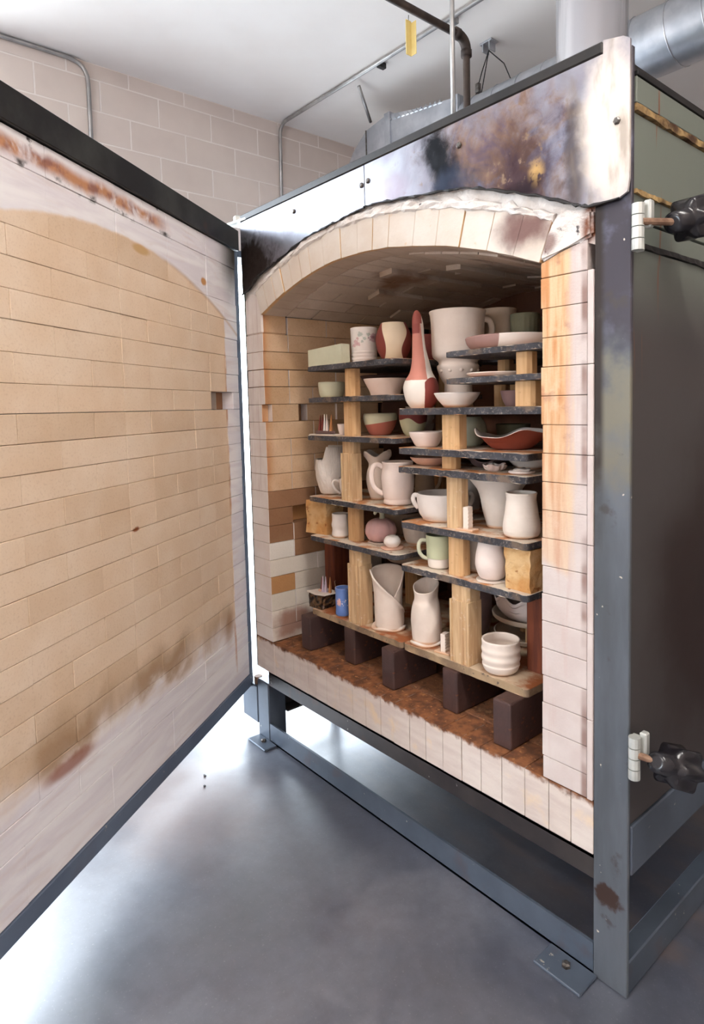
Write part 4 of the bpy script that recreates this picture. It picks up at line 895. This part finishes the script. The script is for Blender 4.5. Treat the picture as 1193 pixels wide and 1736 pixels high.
bm = bmesh.new(); lathe(bm, [(0, 0), (.056, 0), (.060, .003), (.057, .006), (0, .006)], 48, lambda a, r, z: (r*(1+.05*math.sin(3*a+1)), z+(.004+.004*math.sin(4*a) if z > .002 and r > .05 else 0))); mesh_obj('saucer_base', bm, M['cream'], fv, None, True)
bm = bmesh.new(); NU, NW = 84, 22; grid = []
def ang(th):   # th: 0 = viewer's left, pi/2 = front, pi = viewer's right
    return -VL*math.cos(th)-VF*math.sin(th)
for i in range(NU+1):
    th = (PI-1.25)+(2*PI+1.25)*i/NU          # inner end (front right) -> right -> back -> left -> front -> right
    if th <= 2*PI:
        H = .115+.085*min(1, max(0, (th-(PI-1.25))/1.15))**1.3 if th < PI-.1 else .200+.010*math.sin((th-PI))
        H = min(H, .212)
    else:
        u = (th-2*PI)/PI; H = .205-.15*(u**1.1) if u < .97 else .056
    wrap = i/NU; row = []
    for j in range(NW+1):
        f = j/NW; z = .006+f*(H-.006)
        r = .0445+.002*math.sin(f*3)+(.013*max(0, (z-.10)/.11)**1.6)
        r *= .93+.16*wrap
        if j >= NW-3 and th > 2*PI: r += .004*(j-NW+3)/3      # turned-out edge of the flap
        p = ang(th)*r; row.append(bm.verts.new((p.x, p.y, z)))
    grid.append(row)
for i in range(NU):
    for j in range(NW): bm.faces.new((grid[i][j], grid[i+1][j], grid[i+1][j+1], grid[i][j+1]))
o = mesh_obj('wall', bm, M['cream'], fv, None, True); md = o.modifiers.new('thick', 'SOLIDIFY'); md.thickness = .005; md.offset = 0
rs = tag(empty('round_slab', (.345, .405, .75)), 'thick round beige slab on a post, at the back under the pumpkin shelf', 'slab')
bm = bmesh.new(); lathe(bm, [(0, 0), (.095, 0), (.108, .012), (.112, .03), (.106, .034), (0, .026)], 48); mesh_obj('slab', bm, M['beige'], rs, None, True)
# bottom right shelf
wv_ = tag(empty('wrinkled_vase', (.668, .150, .575)), 'slumped wrinkled cream vase with an oval mouth, on a thin wavy base', 'vase')
bm = bmesh.new(); lathe(bm, [(0, 0), (.050, 0), (.053, .003), (.050, .006), (0, .006)], 40, lambda a, r, z: (r*(1+.03*math.sin(5*a)), z+(.003*math.sin(3*a)+.003 if z > .002 and r > .045 else 0))); mesh_obj('wafer_base', bm, M['white'], wv_, None, True)
def wrk(a, r, z):
    e = max(0, (z-.11)/.07); return r*(1+.05*math.sin(2*a+z*26)+.03*math.sin(5*a-z*55)*min(1, z*20)), z+.016*e*math.sin(a-.5)
bm = potbm([(.042, 0), (.046, .025), (.0495, .06), (.0485, .10), (.0445, .125), (.0400, .139), (.0390, .154), (.0415, .180)], .004, 30, 56, wrk); mesh_obj('body', bm, M['cream'], wv_, (0, 0, .006), True)
def lpiece(loc, label, h=.055, w=.03, rz=0):
    e = tag(empty('clay_gauge', loc, rz), label, 'clay gauge')
    bm = bmesh.new(); prism_xy(bm, [(-.030, -.016), (.026, -.018), (.030, .014), (-.026, .016)], 0, .006, .001); mesh_obj('foot', bm, M['cream'], e)
    bm = bmesh.new(); box(bm, -.006, .010, -.014, .013, .006, h)
    for q in range(5): box(bm, .009, .0112, -.013, .012, .012+q*(h-.016)/5, .012+(q+.55)*(h-.016)/5)
    mesh_obj('upright', bm, M['cream'], e)
lpiece((.768, .128, .575), 'small white ridged clay upright on a foot, left of the tall fluted post', .062, rz=.2)
lpiece((.868, .126, .970), 'small white ridged clay upright in front of the tall flared vase', .070, rz=.2)
pot('ribbed_bowl', (.974, .142, .575), [(.036, 0), (.047, .008), (.0535, .024), (.0515, .030), (.0555, .044), (.0530, .056), (.0555, .068), (.0535, .078), (.0545, .094)], M['cream'], 'cream straight bowl with three soft ribs, at the right end of the lowest shelf', 'bowl', t=.006, n=40)
pot('serving_plate', (.885, .425, .575), [(.09, 0), (.115, .012), (.128, .026)], M['beige'], 'lower wide beige plate of the stack behind the ribbed bowl', 'plate', t=.006)
for q, (x, y) in enumerate(((.92, .36), (.84, .44), (.93, .46))): kpost(x, y, .5825, .6405, .030, .026, 'short ochre kiln post between the stacked plates, '+('front one', 'left rear one', 'right rear one')[q])
pot('serving_plate', (.885, .425, .641), [(.10, 0), (.128, .008), (.134, .022)], M['beige'], 'upper wide beige plate of the stack, on short posts', 'plate', t=.006)
pot('scalloped_dish', (.885, .425, .650), [(.09, 0), (.116, .03), (.122, .06), (.128, .086)], M['pinkwhite'], 'large dish with a scalloped wavy rim on top of the plate stack', 'dish', seg=72, t=.006, mod=lambda a, r, z: (r, z-(.022*(.5+.5*math.cos(9*a+.6)) if z > .07 else .010*(.5+.5*math.cos(9*a+.6)) if z > .045 else 0)))
pot('dark_jar', (.712, .33, .575), [(.045, 0), (.06, .05), (.06, .12), (.05, .165)], M['dusk'], 'dim dark jar behind the wrinkled vase', 'jar')
# seventh right
pot('green_mug', (.728, .152, .831), [(.029, 0), (.035, .007), (.037, .03), (.0375, .032), (.0395, .036), (.040, .06), (.0405, .085), (.0415, .103)], M['greenwhite'], 'mug glazed sage green above and white below, with a loop handle', 'mug', n=28, handle=handle_bm([(.039, .086), (.054, .088), (.064, .074), (.062, .050), (.050, .034), (.036, .029)], .006, .7, 18), hm=M['sage'])
rc = tag(empty('round_cup', (.936, .152, .831)), 'plain pinkish white round-bellied cup on a flaky wafer, left of the soft brick', 'cup')
bm = bmesh.new(); lathe(bm, [(0, 0), (.044, 0), (.046, .002), (.044, .004), (0, .004)], 40, lambda a, r, z: (r*(1+.03*math.sin(6*a)), z)); mesh_obj('wafer', bm, M['wash'], rc)
mesh_obj('body', potbm([(.028, 0), (.038, .010), (.0465, .036), (.0475, .055), (.044, .080), (.038, .108)], .0045, 22), M['pinkwhite'], rc, (0, 0, .004), True)
pot('grey_tumbler', (.836, .205, .831), [(.026, 0), (.028, .05), (.029, .105)], M['greyclay'], 'pale grey tumbler behind the square post, left of the round cup', 'tumbler', seg=30)
pot('grey_basin', (.70, .33, .831), [(.05, 0), (.07, .04), (.078, .08)], M['greyclay'], 'grey basin at the back of the green mug shelf', 'basin')
# sixth right
lb = [handle_bm([(.079, .040), (.090, .052), (.096, .070), (.090, .082), (.079, .078)], .0075, .8, 14, d_) for d_ in (-1, 1)]
pot('eared_bowl', (.690, .212, .970), [(.066, 0), (.066, .006), (.068, .010), (.0765, .022), (.0825, .050), (.084, .074), (.083, .086)], M['white'], 'wide white bowl with two small ear handles and a foot ring', 'bowl', n=26, handle=lb)
pot('flared_vase', (.900, .236, .970), [(.038, 0), (.043, .02), (.051, .05), (.058, .088), (.066, .112), (.078, .130), (.092, .146)], M['greyclay'], 'tall pale grey vase with a wide flared mouth, behind the squat jar', 'vase', n=26)
pot('squat_jar', (1.035, .160, .970), [(.039, 0), (.047, .006), (.0515, .022), (.050, .045), (.0455, .070), (.0425, .095), (.041, .106), (.043, .122)], M['throw'], 'squat cream jar with scratched rings and a narrow collar, at the right end', 'jar', n=26)
pot('grey_pitcher', (.475, .345, 1.006), [(.032, 0), (.036, .04), (.033, .09), (.027, .13)], M['beige'], 'dim beige pitcher behind the big mug', 'pitcher', handle=handle_bm([(.030, .115), (.05, .11), (.058, .08), (.05, .045), (.034, .03)], .006, .7, 14, 1))
pot('grey_jar', (.64, .40, .970), [(.032, 0), (.036, .06), (.034, .09), (.026, .115)], M['greyclay'], 'dim grey jar behind the eared bowl', 'jar')
# fifth right
def plate(name, loc, prof, mat, label, cat, mod=None, seg=56, t=.005): return pot(name, loc, prof, mat, label, cat, t=t, mod=mod, seg=seg, n=12, floor=.005)
plate('pink_plate', (.665, .190, 1.146), [(.036, 0), (.050, .006), (.062, .016), (.070, .026)], M['pink'], 'shallow pink plate at the left end of its shelf', 'plate')
plate('leaf_dish', (.848, .240, 1.146), [(.03, 0), (.046, .010), (.060, .026)], M['dusk'], 'dusky leaf-shaped dish with a pinched rim, behind the shell dish', 'dish', mod=lambda a, r, z: (r*(1+.10*math.cos(2*a+.5)), z+(.008*math.cos(3*a) if z > .015 else 0)))
plate('shell_dish', (.934, .172, 1.146), [(.022, 0), (.028, .006), (.033, .017)], M['shell'], 'small scalloped shell-like white dish', 'dish', mod=lambda a, r, z: (r*(1+.07*math.cos(11*a)*(z > .004)), z+(.0025*math.cos(5*a) if z > .010 else 0)), seg=66)
plate('grey_dish', (.982, .278, 1.146), [(.034, 0), (.052, .011), (.066, .030)], M['greyclay'], 'wide pale grey dish behind the white disc', 'dish')
wd = tag(empty('white_disc', (1.034, .164, 1.146)), 'flat white wafer disc with flaky top at the right end', 'disc')
bm = bmesh.new(); lathe(bm, [(0, 0), (.033, 0), (.037, .003), (.035, .007), (0, .007)], 36); mesh_obj('disc', bm, M['pinkwhite'], wd, None, True)
bm = bmesh.new(); lathe(bm, [(0, .007), (.022, .007), (.023, .010), (.019, .013), (0, .012)], 26, lambda a, r, z: (r*(1+.12*math.sin(3*a+1)), z+.0015*math.sin(4*a)*(r > .01))); mesh_obj('flake', bm, M['wash'], wd, None, True)
# fourth right
pot('small_bowl', (.668, .165, 1.206), [(.034, 0), (.036, .005), (.040, .010), (.052, .034), (.056, .047)], M['pinkwhite'], 'small plain white bowl under the gourd', 'bowl')
bx = tag(empty('clay_box', (.672, .262, 1.206)), 'plain beige square box behind the small white bowl', 'box')
bm = bmesh.new(); openbox(bm, -.026, .026, -.02, .02, .05, .05, .004); mesh_obj('walls', bm, M['beige'], bx)
pot('green_gourd', (.742, .290, 1.206), [(.033, 0), (.046, .018), (.053, .045), (.048, .072), (.034, .090)], M['sage'], 'round sage green jar behind the square post', 'jar', seg=60, mod=lambda a, r, z: (r*(.96+.04*abs(math.sin(4*a))), z))
pot('olive_bowl', (.815, .415, 1.206), [(.032, 0), (.05, .03), (.056, .064)], M['olive'], 'dark olive bowl behind the wavy red bowl', 'bowl')
def wavy(a, r, z):
    k = max(0, (z-.022)/.03); L_ = math.cos(a)*VL.x+math.sin(a)*VL.y; F_ = -(math.cos(a)*VF.x+math.sin(a)*VF.y)
    return r*(1+.03*k*math.sin(3*a)), z+k*(.013*math.cos(3.0*(a-math.radians(-27)))+.003*math.sin(7*a))
pot('wavy_bowl', (.955, .225, 1.206), [(.05, 0), (.060, .006), (.078, .022), (.100, .040), (.110, .046)], M['redwhite'], 'wide terracotta bowl with a white undulating rim', 'bowl', seg=72, mod=wavy, n=22, t=.006)
# third right
gv = tag(empty('gourd_vase', (.648, .165, 1.329)), 'tall lumpy gourd-shaped vase patched maroon, pink and white', 'vase')
gpz = [(.033, 0), (.047, .018), (.0555, .045), (.056, .068), (.049, .090), (.036, .112), (.0275, .148), (.0215, .188), (.0185, .228), (.0175, .262), (.0135, .290), (.006, .305), (0, .308)]
pr = [(max(v_.x, 0), v_.y) for v_ in cr([(r, z, 0) for r, z in gpz], 44)]; pr[-1] = (0, pr[-1][1]); bm = bmesh.new()
lathe(bm, [(0, 0)]+pr, 44, lambda a, r, z: (r*(1+.025*math.sin(3*a+z*40)+.02*math.sin(5*a-z*60)), z))
for v_ in bm.verts:
    k = max(0, v_.co.z-.10); v_.co += VL*(-.055*k+.0*k)
mesh_obj('body', bm, M['gourd'], gv, None, True)
pot('shallow_bowl', (.785, .180, 1.329), [(.037, 0), (.046, .010), (.060, .026), (.070, .043)], M['white'], 'shallow white bowl right of the gourd vase', 'bowl')
gob = tag(empty('goblet', (.683, .300, 1.329)), 'huge cream goblet mug on a dimpled pedestal, behind the shallow bowl', 'goblet')
gp_ = [(.050, 0), (.047, .010), (.0445, .066), (.046, .078), (.053, .088), (.064, .112), (.069, .132), (.063, .141), (.066, .150), (.078, .160), (.0835, .172), (.085, .20), (.086, .250), (.087, .275), (.089, .295), (.0925, .308)]
bm = potbm(gp_, .005, 60, 64, lambda a, r, z: (r*(1+(.015*math.sin(24*a) if .012 < z < .066 else .008*math.sin(30*a) if .158 < z < .178 else 0)), z), .17); mesh_obj('body', bm, M['cream'], gob, None, True)
bm = handle_bm([(.084, .285), (.104, .278), (.112, .252), (.106, .228), (.094, .206)], .010, .6, 16, 1); mesh_obj('handle', bm, M['cream'], gob, None, True)
for q in range(5):
    bm = bmesh.new(); th = .5+q*.55; p = ang(th)*.0655; bmesh.ops.create_uvsphere(bm, u_segments=12, v_segments=8, radius=.006, matrix=Matrix.Translation((p.x, p.y, .118))); mesh_obj('dimple', bm, M['cream'], gob, None, True)
pot('mauve_bowl', (.905, .30, 1.329), [(.024, 0), (.033, .02), (.040, .046)], M['mauvehalf'], 'small bowl half mauve half white, under the half shelves', 'bowl')
# half shelves at the top right
plate('thin_plate', (.925, .200, 1.413), [(.05, 0), (.075, .004), (.090, .012)], M['pinkwhite'], 'thin white plate on the lower half shelf', 'plate')
plate('platter', (.946, .235, 1.490), [(.090, 0), (.112, .006), (.126, .020), (.131, .036)], M['mauvewhite'], 'broad white platter with a mauve end on the topmost half shelf', 'platter', seg=72)
pot('tall_mug', (.716, .468, 1.490), [(.050, 0), (.055, .04), (.057, .09), (.058, .135), (.062, .162)], M['beige'], 'tall beige mug behind the huge goblet', 'mug')
pot('olive_mug', (.835, .455, 1.490), [(.038, 0), (.042, .04), (.045, .09), (.048, .132)], M['olive'], 'dark green fluted mug behind the platter', 'mug', seg=72, mod=lambda a, r, z: (r*(1+(.02*math.sin(18*a+z*12) if z < .12 else 0)), z), handle=handle_bm([(.046, .115), (.064, .118), (.072, .095), (.062, .06), (.044, .04)], .007, .7, 14, 1))

# ------------------------------------------------------------------ pipes and ducts overhead
def pipe(name, pts, r, mat, label, cat, seg=14):
    base = Vector(pts[0]); bm = bmesh.new(); tube(bm, [Vector(p)-base for p in pts], r, seg); o = mesh_obj(name, bm, mat, None, base, True); return tag(o, label, cat)
def bend(a, b, c, r=.09, n=6):
    a, b, c = Vector(a), Vector(b), Vector(c); u = (a-b).normalized(); w = (c-b).normalized(); out = []
    for i in range(n+1):
        t_ = i/n; p = (b+u*r)*(1-t_)**2+b*2*t_*(1-t_)+(b+w*r)*t_**2; out.append(p)
    return out
cv = Vector((XW+.016, .20, 3.15))
pipe('conduit', [(XW+.016, -3.2, 3.652)]+bend((XW+.016, -3, 3.652), (XW+.016, .205, 3.652), (XW+.016, .205, 3), .13)+[(XW+.016, .205, 2.7)], .014, M['conduit'], 'grey conduit along the top of the block wall, bending down behind the open door', 'conduit')
cc = pipe('conduit', [(2.6, 1.75, 3.652)]+bend((2.6, 1.75, 3.652), (XW+.016, 1.70, 3.652), (XW+.016, 1.70, 3), .10)+[(XW+.016, 1.69, 2.63)], .014, M['conduit'], 'grey conduit across the ceiling that bends down the block wall', 'conduit')
for x, y in ((-1.28, 1.75), (-.62, 1.75)):
    bm = bmesh.new(); box(bm, -.018, .018, -.03, .03, -.018, .018, .003); mesh_obj('clamp', bm, M['black' if x < -1 else 'conduit'], cc, Vector((x, y, 3.652))-Vector((2.6, 1.75, 3.652)))
pipe('conduit', [(-1.56, 1.78, 3.63), (-1.72, 2.02, 3.50)], .012, M['conduit'], 'short slanting conduit from the ceiling line to the exhaust duct', 'conduit')
pipe('steel_pole', [(.343, .67, ZT+.0265), (.343, .67, ZC)], .0095, M['conduit'], 'thin grey steel pole from the kiln roof to the ceiling', 'pole')
gp0 = empty('gas_pipe', (.08, 1.055, ZT+.0265)); tag(gp0, 'dark iron gas pipe with an elbow above the kiln roof', 'pipe')
bm = bmesh.new(); tube(bm, [Vector(p) for p in [(0, 0, 0), (0, 0, .3)]+bend((0, 0, .3), (0, 0, .924), (0, -1, .924), .05)+[(0, -3.4, .924)]], .0165, 14); mesh_obj('pipe', bm, M['oldpipe'], gp0, None, True)
bm = bmesh.new(); tube(bm, bend((0, 0, .86), (0, 0, .924), (0, -1, .924), .062, 8), .023, 14); tube(bm, [(0, 0, .845), (0, 0, .872)], .0255, 14); tube(bm, [(0, -.052, .924), (0, -.078, .924)], .0255, 14); mesh_obj('elbow', bm, M['oldpipe'], gp0, None, True)
bm = bmesh.new(); box(bm, .012, .0185, -.014, .014, .41, .45, .004); mesh_obj('sticker', bm, M['yellow'], gp0)
tg = tag(empty('yellow_tag', (.082, .70, 2.985)), 'yellow folded plastic strip hanging from the dark gas pipe', 'tag')
bm = bmesh.new(); box(bm, -.016, -.012, -.016, .016, -.165, -.022, .001); box(bm, -.012, .018, .012, .016, -.165, -.03, .001); mesh_obj('strip', bm, M['yellow'], tg)
bm = bmesh.new(); tube(bm, [(-.014+.0, 0, -.025), (-.012, 0, -.002)], .0015, 6); mesh_obj('tie', bm, M['black'], tg)
# hanger with wires
hg = tag(empty('cable_hanger', (-.66, 2.13, ZC)), 'small ceiling bracket with three thin wires down to the duct', 'hanger')
bm = bmesh.new(); box(bm, -.05, .05, -.035, .035, -.012, 0, .002); box(bm, -.03, -.022, -.03, .03, -.06, -.012); box(bm, .022, .03, -.03, .03, -.06, -.012); mesh_obj('bracket', bm, M['galv'], hg)
for p in ((-.10, -.02, -.31), (-.05, -.02, -.31), (.17, .02, -.31)):
    bm = bmesh.new(); tube(bm, [(0, 0, -.05), (p[0]*.6+.01, p[1]*.6, p[2]*.55), p], .0035, 6); mesh_obj('wire', bm, M['black'], hg)
bm = bmesh.new(); box(bm, -.095, -.065, -.03, .0, -.29, -.23, .003); mesh_obj('turnbuckle', bm, M['bolt'], hg)
# chimney
ch = tag(empty('chimney_pipe', (.83, .86, ZT+.0265)), 'wide shiny vertical flue pipe rising from the kiln roof', 'flue')
bm = bmesh.new(); lathe(bm, [(.122, 0), (.122, ZC-ZT-.027), (.118, ZC-ZT-.027), (.118, 0), (.122, 0)], 48); mesh_obj('pipe', bm, M['flue'], ch, None, True)
bm = bmesh.new(); lathe(bm, [(.1225, 0), (.155, 0), (.155, .012), (.127, .05), (.1225, .05), (.1225, 0)], 48); mesh_obj('collar', bm, M['galv'], ch, None, True)
# long round duct
du = tag(empty('round_duct', (-.799, 2.13, 3.195)), 'long round galvanised duct with spiral seams running behind the flue', 'duct')
LEN = 4.2; bm = bmesh.new(); tube(bm, [(0, 0, 0), (LEN, 0, 0)], .16, 40, cap=False); mesh_obj('pipe', bm, M['galv'], du, None, True)
for q in range(24):
    x = .06+q*.18; bm = bmesh.new(); tube(bm, [(x+.075*k/24, .1615*math.cos(2*PI*k/24), .1615*math.sin(2*PI*k/24)) for k in range(25)], .0035, 6, cap=True); mesh_obj('seam', bm, M['galv'], du, None, True)
# exhaust elbow box at the end of the duct
ex = tag(empty('exhaust_duct', (-1.35, 2.17, 0)), 'square galvanised exhaust elbow with riveted flanges behind the kiln', 'duct')
prof = [(.55, 3.35), (.20, 3.40), (-.13, 3.47), (-.17, 3.475), (-.40, 3.44), (-.56, 3.33), (-.68, 3.18), (-.73, 2.98), (-.73, .0), (.10, .0), (.10, 2.82), (.55, 2.95)]
bm = bmesh.new(); prism_xz(bm, prof, -.17, .17); mesh_obj('casing', bm, M['galv'], ex)
bm = bmesh.new(); box(bm, -.18, -.12, -.185, .175, 2.75, 3.485, .003); mesh_obj('flange', bm, M['galv'], ex)
bm = bmesh.new(); box(bm, .50, .545, -.185, .175, 2.90, 3.365, .003); mesh_obj('flange', bm, M['galv'], ex)
bm = bmesh.new()
for q in range(12):
    x = -.12+q*.045; bmesh.ops.create_cone(bm, segments=3, radius1=.02, radius2=.012, depth=.008, cap_ends=True, matrix=Matrix.Translation((x, -.174, 3.43-q*.0052)) @ Matrix.Rotation(PI/2, 4, 'X'))
o = mesh_obj('tabs', bm, M['galv'], ex); o['kind'] = 'stuff'
bm = bmesh.new(); box(bm, -.405, -.395, -.176, .172, 2.9, 3.44, .001); mesh_obj('seam', bm, M['bolt'], ex)
# leaf of dry clay lying on the base beam
bm = bmesh.new(); bmesh.ops.create_icosphere(bm, subdivisions=1, radius=.016)
for v_ in bm.verts: v_.co = Vector((v_.co.x*1.2, v_.co.y*.8, (v_.co.z+.012)*.9 if v_.co.z > -.012 else 0))
tag(mesh_obj('clay_scrap', bm, M['beige'], None, (.0, .036, .009)), 'small beige scrap of dry clay on the base beam, left end', 'scrap')

for i, (x, y, lb) in enumerate(((-.04, -.30, 'tiny dark chip on the floor left of the kiln foot plate'), (.02, -.33, 'tiny dark curled crumb on the floor below the open door'))):
    bm = bmesh.new(); bmesh.ops.create_icosphere(bm, subdivisions=1, radius=.006, matrix=Matrix.Diagonal((1.6-.4*i, .8, .5, 1)))
    tag(mesh_obj('chip', bm, M['black'], None, (x, y, .003)), lb, 'chip')

# added fill lights on the ceiling, out of view, brightening door face and chamber
g = G('lamp_diffuser', .5); g.set('Base Color', (.9, .9, .9, 1)); g.set('Emission Color', (1, .95, .90, 1)); g.set('Emission Strength', 38.0); M['lamp'] = g.m
for i, (x, y, w_) in enumerate(((1.2, -3.3, 'behind'), (2.6, -.9, 'to the right of'))):
    e = tag(empty('ceiling_light', (x, y, ZC-.07)), 'long white fluorescent ceiling fixture '+w_+' the photographer', 'light')
    bm = bmesh.new(); box(bm, -.62, .62, -.15, .15, .02, .07, .004); mesh_obj('housing', bm, M['ceiling'], e)
    bm = bmesh.new(); box(bm, -.60, .60, -.13, .13, 0, .02, .003); mesh_obj('diffuser', bm, M['lamp'], e)
